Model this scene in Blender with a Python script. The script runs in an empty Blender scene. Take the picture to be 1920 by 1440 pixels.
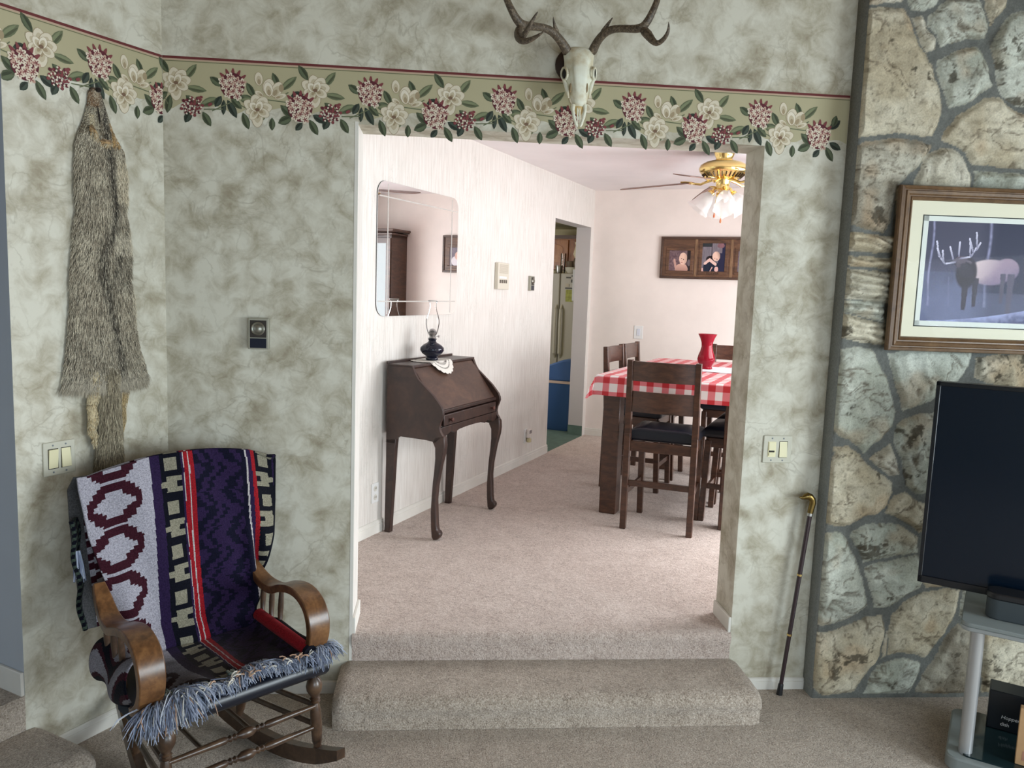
import bpy, math, random
import numpy as np
from mathutils import Vector, Matrix
random.seed(7); rng = np.random.default_rng(7)
SC = bpy.context.scene; COL = SC.collection
R = math.radians; PI = math.pi
# ------------------------------------------------------------ camera
F_PX, YAW, PITCH, ROLL = 1496.44, .0888, .1178, .0353
CAM = Vector((.3463, -3.2345, 1.7099))
def cam_axes():
    f = Vector((math.sin(YAW)*math.cos(PITCH), math.cos(YAW)*math.cos(PITCH), -math.sin(PITCH)))
    r = Vector((math.cos(YAW), -math.sin(YAW), 0)); d = f.cross(r)
    c, s = math.cos(ROLL), math.sin(ROLL)
    return c*r - s*d, s*r + c*d, f
AX, AY, AZ = cam_axes()
cd = bpy.data.cameras.new('camera'); cam = bpy.data.objects.new('camera', cd); COL.objects.link(cam)
cam.matrix_world = Matrix(((AX.x, -AY.x, -AZ.x, CAM.x), (AX.y, -AY.y, -AZ.y, CAM.y), (AX.z, -AY.z, -AZ.z, CAM.z), (0, 0, 0, 1)))
cd.sensor_width = 36; cd.lens = F_PX/1920*36; cd.clip_start = .02; cd.clip_end = 200
SC.camera = cam
# ------------------------------------------------------------ light and exposure
SC.view_settings.view_transform = 'Standard'; SC.view_settings.look = 'None'
SC.view_settings.gamma = 1; SC.view_settings.use_curve_mapping = False
SC.view_settings.exposure = 0.0
SC.cycles.use_denoising = True
SC.cycles.max_bounces = 10; SC.cycles.diffuse_bounces = 6; SC.cycles.glossy_bounces = 5; SC.cycles.transmission_bounces = 8
SC.cycles.caustics_reflective = False; SC.cycles.caustics_refractive = False
W = bpy.data.worlds.new('sky'); SC.world = W; W.use_nodes = True
bg = W.node_tree.nodes['Background']; bg.inputs[0].default_value = (.72, .86, 1, 1); bg.inputs[1].default_value = 1.6
def area(name, loc, direction, sx, sy, power, color):
    l = bpy.data.lights.new(name, 'AREA'); l.shape = 'RECTANGLE'; l.size = sx; l.size_y = sy; l.energy = power; l.color = color
    o = bpy.data.objects.new(name, l); COL.objects.link(o); o.location = loc
    o.rotation_euler = Vector(direction).to_track_quat('-Z', 'Y').to_euler(); return o
# daylight entering through the living room windows (right wall, rear wall) and the dining room patio window
area('daylight_living_right', (4.5, -3.0, 1.35), (-1, .12, -.62), 2.3, 1.7, 196, (.85, .95, 1))
area('daylight_living_rear', (1.6, -5.05, 1.4), (0, 1, -.5), 2.6, 1.6, 62, (.74, .88, 1))
DF = Vector((.47990, .87732, 0)); EF = Vector((.87732, -.47990, 0)); KF = Vector((1.8156, 4.7155, 0))
def dn(e, s, z=0): return KF + EF*e + DF*s + Vector((0, 0, z))
area('daylight_dining_patio', dn(3.22, -2.1, 1.45), tuple(-EF + DF*.0 + Vector((0, 0, -.45))), 2.2, 1.9, 132, (.95, .97, 1))
area('daylight_kitchen', dn(-2.6, -.6, 1.9), tuple(EF + DF*.6 + Vector((0, 0, -.1))), 1.2, .9, 26, (1, .95, .92))
# ------------------------------------------------------------ pixel helpers (photo frame 1920 x 1440)
def hit(u, v, n, q):
    d = AX*((u-960)/F_PX) + AY*((v-720)/F_PX) + AZ
    n = Vector(n); return CAM + d*((q - n.dot(CAM))/n.dot(d))
def on_y(u, v, y): return hit(u, v, (0, 1, 0), y)
def on_z(u, v, z): return hit(u, v, (0, 0, 1), z)
ZU, ZC, ZT, W_OPEN, XC, T = .2643, 2.706, 2.3252, 1.63, -.7328, .20
PHI = .5637
DRZ = math.atan2(EF.y, EF.x)
LRZ = PI/2 - PHI
LX = Vector((math.sin(PHI), math.cos(PHI), 0)); LY = Vector((-math.cos(PHI), math.sin(PHI), 0)); LO = Vector((XC, 0, 0))
def on_left(u, v, off=0):
    P = hit(u, v, LY, LY.dot(LO) - off); d = P - LO; return d.dot(LX), P.z
# ------------------------------------------------------------ colour and material helpers
def s2l(c): return c/12.92 if c <= .04045 else ((c+.055)/1.055)**2.4
def rgb(r, g, b): return (s2l(r/255), s2l(g/255), s2l(b/255))
def new_mat(name):
    m = bpy.data.materials.new(name); m.use_nodes = True; nt = m.node_tree
    return m, nt, nt.nodes['Principled BSDF']
def nd(nt, kind, **kw):
    n = nt.nodes.new(kind)
    for k, v in sorted(kw.items(), key=lambda i: i[0][0] != '_'):
        if k.startswith('_'): setattr(n, k[1:], v)
        else: n.inputs[k.replace('_', ' ')].default_value = v
    return n
def plain(name, col, rough=.5, metal=0, spec=.5, **kw):
    m, nt, b = new_mat(name)
    b.inputs['Base Color'].default_value = (*col, 1); b.inputs['Roughness'].default_value = rough
    b.inputs['Metallic'].default_value = metal; b.inputs['Specular IOR Level'].default_value = spec
    for k, v in kw.items(): b.inputs[k.replace('_', ' ')].default_value = v
    return m
def ramp(nt, src, stops):
    r = nt.nodes.new('ShaderNodeValToRGB'); e = r.color_ramp.elements
    while len(e) < len(stops): e.new(.5)
    for i, (p, c) in enumerate(stops): e[i].position = p; e[i].color = (*c, 1) if len(c) == 3 else c
    nt.links.new(src, r.inputs[0]); return r
def mixc(nt, fac, a, b, mode='MIX'):
    m = nt.nodes.new('ShaderNodeMix'); m.data_type = 'RGBA'; m.blend_type = mode
    for s, i in ((fac, 0), (a, 6), (b, 7)):
        if hasattr(s, 'links') or hasattr(s, 'is_output'): nt.links.new(s, m.inputs[i])
        elif i == 0: m.inputs[0].default_value = s
        else: m.inputs[i].default_value = (*s, 1)
    return m.outputs[2]
def coords(nt, scale=(1, 1, 1), rot=(0, 0, 0), kind='Object'):
    t = nt.nodes.new('ShaderNodeTexCoord'); mp = nt.nodes.new('ShaderNodeMapping')
    mp.inputs['Scale'].default_value = scale; mp.inputs['Rotation'].default_value = rot
    nt.links.new(t.outputs[kind], mp.inputs[0]); return mp.outputs[0]
def noise(nt, co, scale, detail=4, rough=.55, dist=0):
    n = nd(nt, 'ShaderNodeTexNoise', Scale=scale, Detail=detail, Roughness=rough, Distortion=dist); nt.links.new(co, n.inputs['Vector']); return n.outputs['Fac']
def math_n(nt, op, a, b=0, c=None):
    n = nt.nodes.new('ShaderNodeMath'); n.operation = op
    for i, s in enumerate((a, b, c)):
        if s is None: continue
        if hasattr(s, 'is_output'): nt.links.new(s, n.inputs[i])
        else: n.inputs[i].default_value = s
    return n.outputs[0]
def bump(nt, b, h, strength=.3, dist=.01):
    n = nd(nt, 'ShaderNodeBump', Strength=strength, Distance=dist); nt.links.new(h, n.inputs['Height']); nt.links.new(n.outputs[0], b.inputs['Normal'])
def wallpaper_mat():
    m, nt, b = new_mat('marbled_wallpaper'); co = coords(nt)
    big = noise(nt, co, 2.6, 5, .55, .6); mid = noise(nt, co, 13, 8, .64, .7); fine = noise(nt, co, 42, 5, .65, .8)
    v = nd(nt, 'ShaderNodeTexVoronoi', Scale=11.0, Smoothness=.9, _feature='SMOOTH_F1')
    dco = nt.nodes.new('ShaderNodeMix'); dco.data_type = 'VECTOR'; dco.inputs[0].default_value = .12
    nz_ = nd(nt, 'ShaderNodeTexNoise', Scale=6.0, Detail=3.0); nt.links.new(co, nz_.inputs['Vector'])
    nt.links.new(co, dco.inputs[4]); nt.links.new(nz_.outputs['Color'], dco.inputs[5]); nt.links.new(dco.outputs[1], v.inputs['Vector'])
    cell = math_n(nt, 'MULTIPLY', v.outputs['Distance'], 1.0)
    s = math_n(nt, 'ADD', math_n(nt, 'MULTIPLY', big, .22), math_n(nt, 'MULTIPLY', mid, .54))
    s = math_n(nt, 'ADD', s, math_n(nt, 'MULTIPLY', fine, .12)); s = math_n(nt, 'SUBTRACT', math_n(nt, 'ADD', s, .22), math_n(nt, 'MULTIPLY', cell, .30))
    base = ramp(nt, s, [(.35, rgb(150, 141, 121)), (.44, rgb(175, 169, 150)), (.52, rgb(194, 190, 174)), (.62, rgb(210, 208, 194))]).outputs[0]
    def vein(scale, w, det, dist):
        n = noise(nt, co, scale, det, .5, dist)
        return math_n(nt, 'SUBTRACT', 1, math_n(nt, 'MULTIPLY', math_n(nt, 'ABSOLUTE', math_n(nt, 'SUBTRACT', n, .5)), w))
    v1 = math_n(nt, 'MAXIMUM', vein(4.2, 60, 6, .9), 0); v2 = math_n(nt, 'MAXIMUM', vein(8.5, 34, 5, .8), 0)
    wv = nd(nt, 'ShaderNodeTexNoise', Scale=9.0, Detail=5.0, Roughness=.6); nt.links.new(co, wv.inputs['Vector'])
    dc2 = nt.nodes.new('ShaderNodeMix'); dc2.data_type = 'VECTOR'; dc2.inputs[0].default_value = .13; nt.links.new(co, dc2.inputs[4]); nt.links.new(wv.outputs['Color'], dc2.inputs[5])
    ve = nd(nt, 'ShaderNodeTexVoronoi', Scale=8.0, _feature='DISTANCE_TO_EDGE'); nt.links.new(dc2.outputs[1], ve.inputs['Vector'])
    v2 = math_n(nt, 'MAXIMUM', math_n(nt, 'SUBTRACT', 1, math_n(nt, 'MULTIPLY', ve.outputs['Distance'], 26)), 0)
    gate = ramp(nt, noise(nt, co, 3.3, 2), [(.44, (0, 0, 0)), (.60, (1, 1, 1))]).outputs[0]
    vv = math_n(nt, 'MULTIPLY', math_n(nt, 'MAXIMUM', v1, math_n(nt, 'MULTIPLY', v2, .7)), gate)
    c = mixc(nt, math_n(nt, 'MULTIPLY', vv, .34), base, rgb(122, 112, 90))
    nt.links.new(c, b.inputs['Base Color']); b.inputs['Roughness'].default_value = .62; b.inputs['Specular IOR Level'].default_value = .25
    bump(nt, b, fine, .06, .003); return m
def carpet_mat(name, c0, c1, c2, scale=165):
    m, nt, b = new_mat(name); co = coords(nt)
    f = noise(nt, co, scale, 3, .7, .5); g = noise(nt, co, 9, 4, .6, .3); h = noise(nt, co, 48, 3, .6)
    s = math_n(nt, 'ADD', math_n(nt, 'MULTIPLY', f, .75), math_n(nt, 'ADD', math_n(nt, 'MULTIPLY', h, .25), math_n(nt, 'MULTIPLY', math_n(nt, 'SUBTRACT', g, .5), .18)))
    c = ramp(nt, s, [(.345, c0), (.5, c1), (.655, c2)]).outputs[0]
    nt.links.new(c, b.inputs['Base Color']); b.inputs['Roughness'].default_value = .95; b.inputs['Specular IOR Level'].default_value = .1
    b.inputs['Sheen Weight'].default_value = .25; b.inputs['Sheen Roughness'].default_value = .5
    hh = math_n(nt, 'ADD', f, math_n(nt, 'MULTIPLY', h, .8)); bump(nt, b, hh, .7, .013); return m
def wood_mat(name, dark, mid, light, scale=(2, 2, 26), rough=.38, rot=(0, 0, 0), coat=.15):
    m, nt, b = new_mat(name); co = coords(nt, scale, rot)
    a = noise(nt, co, 1.6, 6, .6, 1.2); f = noise(nt, coords(nt, tuple(x*3.2 for x in scale), rot), 4, 4, .6)
    s = math_n(nt, 'ADD', math_n(nt, 'MULTIPLY', a, .75), math_n(nt, 'MULTIPLY', f, .25))
    c = ramp(nt, s, [(.32, dark), (.5, mid), (.7, light)]).outputs[0]
    nt.links.new(c, b.inputs['Base Color']); b.inputs['Roughness'].default_value = rough
    b.inputs['Coat Weight'].default_value = coat; b.inputs['Coat Roughness'].default_value = .25
    bump(nt, b, f, .08, .002); return m
def vcol_mat(name, rough=.7, grain=0, gscale=300, spec=.3, sheen=0, bmp=0):
    m, nt, b = new_mat(name); a = nt.nodes.new('ShaderNodeVertexColor'); a.layer_name = 'Col'
    c = a.outputs[0]
    if grain:
        g = noise(nt, coords(nt), gscale, 2, .7); gr = ramp(nt, g, [(.3, (1-grain,)*3), (.7, (1+grain,)*3)])
        gr.color_ramp.elements[1].color = (1, 1, 1, 1)
        c = mixc(nt, 1.0, c, gr.outputs[0], 'MULTIPLY')
        if bmp: bump(nt, b, g, bmp, .004)
    nt.links.new(c, b.inputs['Base Color']); b.inputs['Roughness'].default_value = rough; b.inputs['Specular IOR Level'].default_value = spec
    if sheen: b.inputs['Sheen Weight'].default_value = sheen
    return m
def glass_mat(name, col=(1, 1, 1), rough=.02, alpha=.18, ior=1.45):
    # thin clear glass: mostly see-through, with a real glossy coat
    m, nt, b = new_mat(name); out = nt.nodes['Material Output']
    tr = nd(nt, 'ShaderNodeBsdfTransparent'); tr.inputs[0].default_value = (*col, 1)
    gl = nd(nt, 'ShaderNodeBsdfGlossy'); gl.inputs['Roughness'].default_value = rough; gl.inputs[0].default_value = (1, 1, 1, 1)
    lw = nd(nt, 'ShaderNodeLayerWeight', Blend=alpha); mx = nt.nodes.new('ShaderNodeMixShader')
    nt.links.new(lw.outputs['Fresnel'], mx.inputs[0]); nt.links.new(tr.outputs[0], mx.inputs[1]); nt.links.new(gl.outputs[0], mx.inputs[2])
    nt.links.new(mx.outputs[0], out.inputs[0]); return m
# ------------------------------------------------------------ mesh builder
class MB:
    def __init__(s): s.v = []; s.f = []; s.c = []; s.m = []
    def add(s, vs, fs, col=None, mi=0):
        o = len(s.v); s.v.extend([tuple(x) for x in vs])
        for f in fs: s.f.append(tuple(i+o for i in f)); s.c.append(col); s.m.append(mi)
        return s
    def box(s, x0, y0, z0, x1, y1, z1, col=None, mi=0):
        v = [(x, y, z) for x in (x0, x1) for y in (y0, y1) for z in (z0, z1)]
        return s.add(v, [(0, 1, 3, 2), (4, 6, 7, 5), (0, 4, 5, 1), (2, 3, 7, 6), (0, 2, 6, 4), (1, 5, 7, 3)], col, mi)
    def hexa(s, a, b, col=None, mi=0):   # two quads (loops of four) joined
        return s.add(list(a)+list(b), [(3, 2, 1, 0), (4, 5, 6, 7)] + [(i, (i+1) % 4, (i+1) % 4+4, i+4) for i in range(4)], col, mi)
    def beam(s, p, q, wx, wy, up=(0, 0, 1), w2=None, col=None, mi=0):   # rectangular bar from p to q
        p, q = Vector(p), Vector(q); d = (q-p).normalized(); u = Vector(up)
        a = d.cross(u)
        if a.length < 1e-4: a = d.cross(Vector((0, 1, 0)))
        a.normalize(); b = a.cross(d).normalized(); w2 = w2 or (wx, wy)
        L = [p + a*x*wx/2 + b*y*wy/2 for x, y in ((-1, -1), (1, -1), (1, 1), (-1, 1))]
        M = [q + a*x*w2[0]/2 + b*y*w2[1]/2 for x, y in ((-1, -1), (1, -1), (1, 1), (-1, 1))]
        return s.hexa(L, M, col, mi)
    def tube(s, pts, rad, n=10, col=None, mi=0, flat=1.0, cap=True, sq=None):
        pts = [Vector(p) for p in pts]; k = len(pts)
        if not hasattr(rad, '__len__'): rad = [rad]*k
        t0 = (pts[1]-pts[0]).normalized(); ref = Vector((0, 0, 1)) if abs(t0.z) < .9 else Vector((1, 0, 0))
        a = t0.cross(ref).normalized(); vs = []
        for i, p in enumerate(pts):
            t = (pts[min(i+1, k-1)]-pts[max(i-1, 0)]).normalized()
            a = (a - t*a.dot(t)).normalized(); b = t.cross(a)
            for j in range(n):
                an = 2*PI*j/n; o_ = (a*math.cos(an) + b*math.sin(an)*flat)*rad[i]; vs.append(p + (Vector((o_.x*sq[0], o_.y*sq[1], o_.z*sq[2])) if sq else o_))
        fs = [(i*n+j, i*n+(j+1) % n, (i+1)*n+(j+1) % n, (i+1)*n+j) for i in range(k-1) for j in range(n)]
        if cap: fs += [tuple(range(n-1, -1, -1)), tuple((k-1)*n+j for j in range(n))]
        return s.add(vs, fs, col, mi)
    def lathe(s, prof, n=24, o=(0, 0, 0), axis=None, col=None, mi=0, wave=None, cap=True):
        M = Vector((0, 0, 1)).rotation_difference(Vector(axis)).to_matrix() if axis else Matrix.Identity(3)
        o = Vector(o); vs = []
        for i, (r, z) in enumerate(prof):
            for j in range(n):
                a = 2*PI*j/n; rr = r*(1 + (wave(i, a) if wave else 0)); vs.append(o + M @ Vector((rr*math.cos(a), rr*math.sin(a), z)))
        k = len(prof); fs = [(i*n+j, i*n+(j+1) % n, (i+1)*n+(j+1) % n, (i+1)*n+j) for i in range(k-1) for j in range(n)]
        if cap:
            if prof[0][0] > 1e-5: fs.append(tuple(range(n-1, -1, -1)))
            if prof[-1][0] > 1e-5: fs.append(tuple((k-1)*n+j for j in range(n)))
        return s.add(vs, fs, col, mi)
    def prism(s, poly, fn, t0, t1, col=None, mi=0):   # polygon (a,b) extruded; fn(a,b,t) -> point
        k = len(poly); vs = [fn(a, b, t0) for a, b in poly] + [fn(a, b, t1) for a, b in poly]
        return s.add(vs, [tuple(range(k-1, -1, -1)), tuple(range(k, 2*k))] + [(i, (i+1) % k, (i+1) % k+k, i+k) for i in range(k)], col, mi)
    def grid(s, nu, nv, fn, colfn=None, mi=0, closed=False):
        vs = [fn(i/nu, j/nv) for j in range(nv+1) for i in range(nu+1)]
        o = len(s.v); s.v.extend([tuple(x) for x in vs])
        for j in range(nv):
            for i in range(nu):
                a = o + j*(nu+1)+i; s.f.append((a, a+1, a+nu+2, a+nu+1)); s.c.append(colfn((i+.5)/nu, (j+.5)/nv) if colfn else None); s.m.append(mi)
        return s
    def ball(s, c, r, n=12, col=None, mi=0):
        r = r if hasattr(r, '__len__') else (r, r, r)
        prof = [(max(1e-6, math.sin(PI*i/n)), -math.cos(PI*i/n)) for i in range(n+1)]
        t = MB().lathe(prof, n*2, cap=False); return s.add([(c[0]+x*r[0], c[1]+y*r[1], c[2]+z*r[2]) for x, y, z in t.v], t.f, col, mi)
    def build(s, name, mat, parent=None, bev=0, smooth=35, world=False, loc=None, rotz=0, sub=0, segs=2):
        me = bpy.data.meshes.new(name)
        vs = s.v
        if world and parent is not None:
            inv = (Matrix.Translation(parent.location) @ parent.rotation_euler.to_matrix().to_4x4()).inverted(); vs = [tuple(inv @ Vector(v)) for v in vs]
        elif world and loc is not None: vs = [(x-loc[0], y-loc[1], z-loc[2]) for x, y, z in vs]
        me.from_pydata(vs, [], s.f)
        for m in (mat if isinstance(mat, (list, tuple)) else [mat]): me.materials.append(m)
        if any(s.m): me.polygons.foreach_set('material_index', s.m)
        if any(c is not None for c in s.c):
            a = me.color_attributes.new('Col', 'FLOAT_COLOR', 'CORNER'); arr = []
            for c, f in zip(s.c, s.f): arr.extend((*(c or (1, 1, 1)), 1.0)*len(f))
            a.data.foreach_set('color', arr)
        if smooth: me.shade_smooth(); me.set_sharp_from_angle(angle=R(smooth))
        me.validate(); me.update()
        o = bpy.data.objects.new(name, me); COL.objects.link(o)
        if parent is not None: o.parent = parent
        elif loc is not None: o.location = loc; o.rotation_euler = (0, 0, rotz)
        if bev:
            b = o.modifiers.new('bevel', 'BEVEL'); b.width = bev; b.segments = segs; b.limit_method = 'ANGLE'; b.angle_limit = R(40); b.harden_normals = False
        if sub:
            u = o.modifiers.new('subdivision', 'SUBSURF'); u.levels = sub; u.render_levels = sub
        return o
def tag(o, label, cat, group=None, kind=None):
    o['label'] = label; o['category'] = cat
    if group: o['group'] = group
    if kind: o['kind'] = kind
    return o
def thing(name, label, cat, loc, rotz=0, group=None):
    o = bpy.data.objects.new(name, None); COL.objects.link(o); o.location = loc; o.rotation_euler = (0, 0, rotz); o.empty_display_size = .05
    return tag(o, label, cat, group)
def structure(o, label=None, cat='wall'):
    o['kind'] = 'structure'; o['category'] = cat
    if label: o['label'] = label
    return o
def dup(root, loc, rotz, label, group=None):
    r = root.copy(); COL.objects.link(r); r.location = loc; r.rotation_euler = (0, 0, rotz); r['label'] = label
    if group: r['group'] = group
    for ch in list(root.children):
        c = ch.copy(); COL.objects.link(c); c.parent = r
        for g in list(ch.children):
            d = g.copy(); COL.objects.link(d); d.parent = c
    return r
# ------------------------------------------------------------ materials
M_WP = wallpaper_mat()
M_CARPET = carpet_mat('beige_carpet', rgb(126, 112, 99), rgb(180, 166, 151), rgb(216, 204, 191))
M_CARPET2 = carpet_mat('pinkish_carpet', rgb(152, 133, 123), rgb(202, 184, 173), rgb(226, 212, 203))
def streak_mat():
    m, nt, b = new_mat('streaked_cream_wallpaper')
    a = noise(nt, coords(nt, (18, 18, 1.1)), 4, 5, .6, .3); g = noise(nt, coords(nt, (5, 5, 1.6)), 3, 4, .6, 2.2)
    line = math_n(nt, 'MAXIMUM', math_n(nt, 'SUBTRACT', 1, math_n(nt, 'MULTIPLY', math_n(nt, 'ABSOLUTE', math_n(nt, 'SUBTRACT', g, .5)), 30)), 0)
    gate = ramp(nt, noise(nt, coords(nt), 2.4, 1), [(.5, (0, 0, 0)), (.6, (1, 1, 1))]).outputs[0]
    c = ramp(nt, a, [(.3, rgb(206, 200, 192)), (.5, rgb(220, 215, 208)), (.7, rgb(228, 225, 219))]).outputs[0]
    c = mixc(nt, math_n(nt, 'MULTIPLY', math_n(nt, 'MULTIPLY', line, gate), .35), c, rgb(186, 186, 176))
    nt.links.new(c, b.inputs['Base Color']); b.inputs['Roughness'].default_value = .6; return m
M_STREAK = streak_mat()
def paint_mat(name, col, var=.03, sc=3):
    m, nt, b = new_mat(name); n = noise(nt, coords(nt), sc, 5, .6)
    c = ramp(nt, n, [(.3, tuple(x*(1-var*2) for x in col)), (.7, tuple(min(1, x*(1+var)) for x in col))]).outputs[0]
    nt.links.new(c, b.inputs['Base Color']); b.inputs['Roughness'].default_value = .65; b.inputs['Specular IOR Level'].default_value = .3
    bump(nt, b, noise(nt, coords(nt), 160, 2), .05, .002); return m
M_PEACH = paint_mat('peach_cream_paint', rgb(232, 222, 215))
M_CEIL = paint_mat('white_ceiling_paint', rgb(232, 226, 226), .02)
M_TRIM = paint_mat('white_gloss_trim', rgb(222, 219, 211), .03, 8)
M_HALL = paint_mat('grey_blue_paint', rgb(178, 184, 192), .02)
M_KITCHEN = paint_mat('pale_yellow_paint', rgb(224, 216, 184), .02)
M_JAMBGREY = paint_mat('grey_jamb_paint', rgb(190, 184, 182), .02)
M_VINYL = paint_mat('green_vinyl', rgb(92, 112, 102), .1, 12)
# ------------------------------------------------------------ the setting
# main wall with the wide opening
m = MB()
XR = 4.6; HT = 3.5
def wallpiece(x0, z0, x1, z1): m.box(x0, 0, z0, x1, T, z1)
wallpiece(XC-.25, 0, 0, HT); wallpiece(W_OPEN, 0, XR, HT); wallpiece(0, ZT, W_OPEN, HT)
for i, f in enumerate(m.f):
    P = [Vector(m.v[k]) for k in f]; n = (P[1]-P[0]).cross(P[2]-P[0]).normalized(); c = sum(P, Vector())/4
    if abs(n.y) > .9: m.m[i] = 0 if c.y < .1 else 1
    elif abs(c.x) < .01: m.m[i] = 1
    else: m.m[i] = 0
structure(m.build('wall_back', [M_WP, M_STREAK], smooth=0), 'marbled green-grey papered wall with the wide opening to the dining room')
m = MB().box(0, 0, 0, .004, T+.0, ZT); m = MB()
m.box(-.012, -.0015, .14, .0015, .001, ZT+.01)
structure(m.build('trim_1', M_TRIM, smooth=0), 'cream painted edge on the left side of the opening', 'trim')
# left wall (papered), its end post, the hall beyond
m = MB(); m.box(-.60, 0, 0, .10, .14, HT); m.box(-5.2, 0, 0, -2.1, .14, HT); m.box(-2.1, 0, ZT, -.60, .14, HT)
for i, f in enumerate(m.f):
    P = [Vector(m.v[k]) for k in f]; n = (P[1]-P[0]).cross(P[2]-P[0]).normalized(); c = sum(P, Vector())/4
    m.m[i] = 0 if (abs(n.y) > .9 and c.y < .05) else 1
structure(m.build('wall_left', [M_WP, M_HALL], loc=LO, rotz=LRZ, smooth=0), 'pale marbled papered wall where the pelt hangs')
m = MB(); m.box(-.60, .14, 0, .4, .30, HT); m.box(-5.2, 1.5, 0, .4, 1.6, HT); m.box(-5.2, .14, 2.6, .4, 1.5, 2.65)
structure(m.build('wall_hall', M_HALL, loc=LO, rotz=LRZ, smooth=0), 'grey-blue painted wall of the hall at far left')
m = MB(); m.box(-5.2, .0, 0, -.60, 1.5, ZU); m.box(-.60, .30, 0, .4, 1.5, ZU)
structure(m.build('floor_hall', M_CARPET, loc=LO, rotz=LRZ, smooth=0), 'raised carpeted floor of the hall at left', 'floor')
m = MB(); m.box(-.612, .0, ZU, -.600, .30, ZU+.085)
structure(m.build('baseboard_hall', M_TRIM, loc=LO, rotz=LRZ, bev=.003), 'white baseboard on the hall doorway side', 'baseboard')
# floors
m = MB(); m.add([(-.733, 0, 0), (-3.5, -4.4, 0), (-3.5, -5.2, 0), (XR, -5.2, 0), (XR, 0, 0), (-.733, 0, -.05), (-3.5, -4.4, -.05), (-3.5, -5.2, -.05), (XR, -5.2, -.05), (XR, 0, -.05)],
    [(0, 1, 2, 3, 4), (9, 8, 7, 6, 5)] + [(i, (i+1) % 5, (i+1) % 5+5, i+5) for i in range(5)])
structure(m.build('floor', M_CARPET, smooth=0), 'beige pile carpet of the sunken living room', 'floor')
KL = dn(0, 0); A0 = Vector((-.655, .2, 0)); A1 = dn(3.3, 0); A2 = Vector((3.1, .2, 0))
def flat(poly, z0, z1):
    k = len(poly); mm = MB(); mm.add([(x, y, z1) for x, y in poly] + [(x, y, z0) for x, y in poly],
        [tuple(range(k)), tuple(range(2*k-1, k-1, -1))] + [(i, (i+1) % k, (i+1) % k+k, i+k) for i in range(k)]); return mm
# dining floor: slab whose carpeted nosing wraps down over the riser in the opening
room = [(-.655, .2), (0, .2), (0, .03), (W_OPEN, .03), (W_OPEN, .2), (3.1, .2), (A1.x, A1.y), (KL.x, KL.y)]
mm = flat(room, ZU-.06, ZU)
prof = [(.03, ZU), (.012, ZU-.001), (-.003, ZU-.008), (-.012, ZU-.02), (-.014, ZU-.034), (-.008, ZU-.05), (-.002, ZU-.07), (-.002, .10), (.03, .10)]
NP = len(prof); vs = []
for x in np.linspace(0, W_OPEN, 41): vs += [(x, y, z) for y, z in prof]
mm.add(vs, [(i*NP+j, (i+1)*NP+j, (i+1)*NP+j+1, i*NP+j+1) for i in range(40) for j in range(NP-1)])
structure(mm.build('floor_dining', M_CARPET2, smooth=50), 'pinkish beige carpet of the raised dining room', 'floor')
# lower carpeted step
def step_block(name, w, dep, h, loc, rotz, label):
    m = MB(); nx, pr = 60, [(0, h), (-.02-dep*.5, h+.002), (-dep+.055, h), (-dep+.03, h-.004), (-dep+.008, h-.016), (-dep-.002, h-.036), (-dep+.002, h-.058), (-dep+.014, h-.08), (-dep+.016, h*.3), (-dep+.014, .001), (0, .001)]
    k = len(pr); vs = []
    for i in range(nx+1):
        u = i/nx; x = u*w; d = min(x, w-x); q = max(0, 1-d/.035); sh = .018*q*q
        for y, z in pr: vs.append((x, y*(1-.25*sh/.02*.25) , z-sh if z > h*.5 else z))
    m.add(vs, [(i*k+j, i*k+j+1, (i+1)*k+j+1, (i+1)*k+j) for i in range(nx) for j in range(k-1)] + [tuple(range(k-1, -1, -1)), tuple(nx*k+j for j in range(k))])
    o = m.build(name, M_CARPET, loc=loc, rotz=rotz, smooth=55); return structure(o, label, 'step')
step_block('carpeted_step', W_OPEN+.075, .312, .139, (-.042, -.003, 0), 0, 'beige carpeted lower step in front of the wide opening')
p = LO + LX*(-1.95); step_block('carpeted_step', 1.40, .31, .139, p - LY*.003, LRZ, 'carpeted step corner at the lower left before the hall')
# baseboards
def baseboard(name, pts, h, t, loc=None, rotz=0, label=''):
    m = MB()
    for (x0, y0, x1, y1) in pts:
        p, q = Vector((x0, y0, 0)), Vector((x1, y1, 0)); d = (q-p).normalized(); n = Vector((d.y, -d.x, 0))
        pr = [(0, 0), (t, 0), (t, h*.70), (t*.8, h*.72), (t*.8, h*.93), (t*.35, h), (0, h)]; k = len(pr)
        vs = [p + n*a + Vector((0, 0, b)) for a, b in pr] + [q + n*a + Vector((0, 0, b)) for a, b in pr]
        m.add(vs, [tuple(range(k)), tuple(range(2*k-1, k-1, -1))] + [(i, i+k, (i+1) % k+k, (i+1) % k) for i in range(k)])
    return structure(m.build(name, M_TRIM, loc=loc or (0, 0, 0), rotz=rotz, smooth=0), label, 'baseboard')
baseboard('baseboard_back', [(-.72, 0, -.045, 0), (1.666, 0, 1.975, 0)], .052, .012, label='low white baseboard along the papered back wall')
baseboard('baseboard_left', [(-.545, 0, -.004, 0)], .062, .012, LO, LRZ, 'white baseboard under the pelt wall')
m = MB(); m.box(0, .0, ZU-.008, .013, .2, ZU+.062); m.box(W_OPEN-.013, 0, ZU-.008, W_OPEN, .2, ZU+.062)
structure(m.build('trim_2', M_TRIM, bev=.003), 'short white baseboards on both sides of the opening', 'trim')
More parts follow.
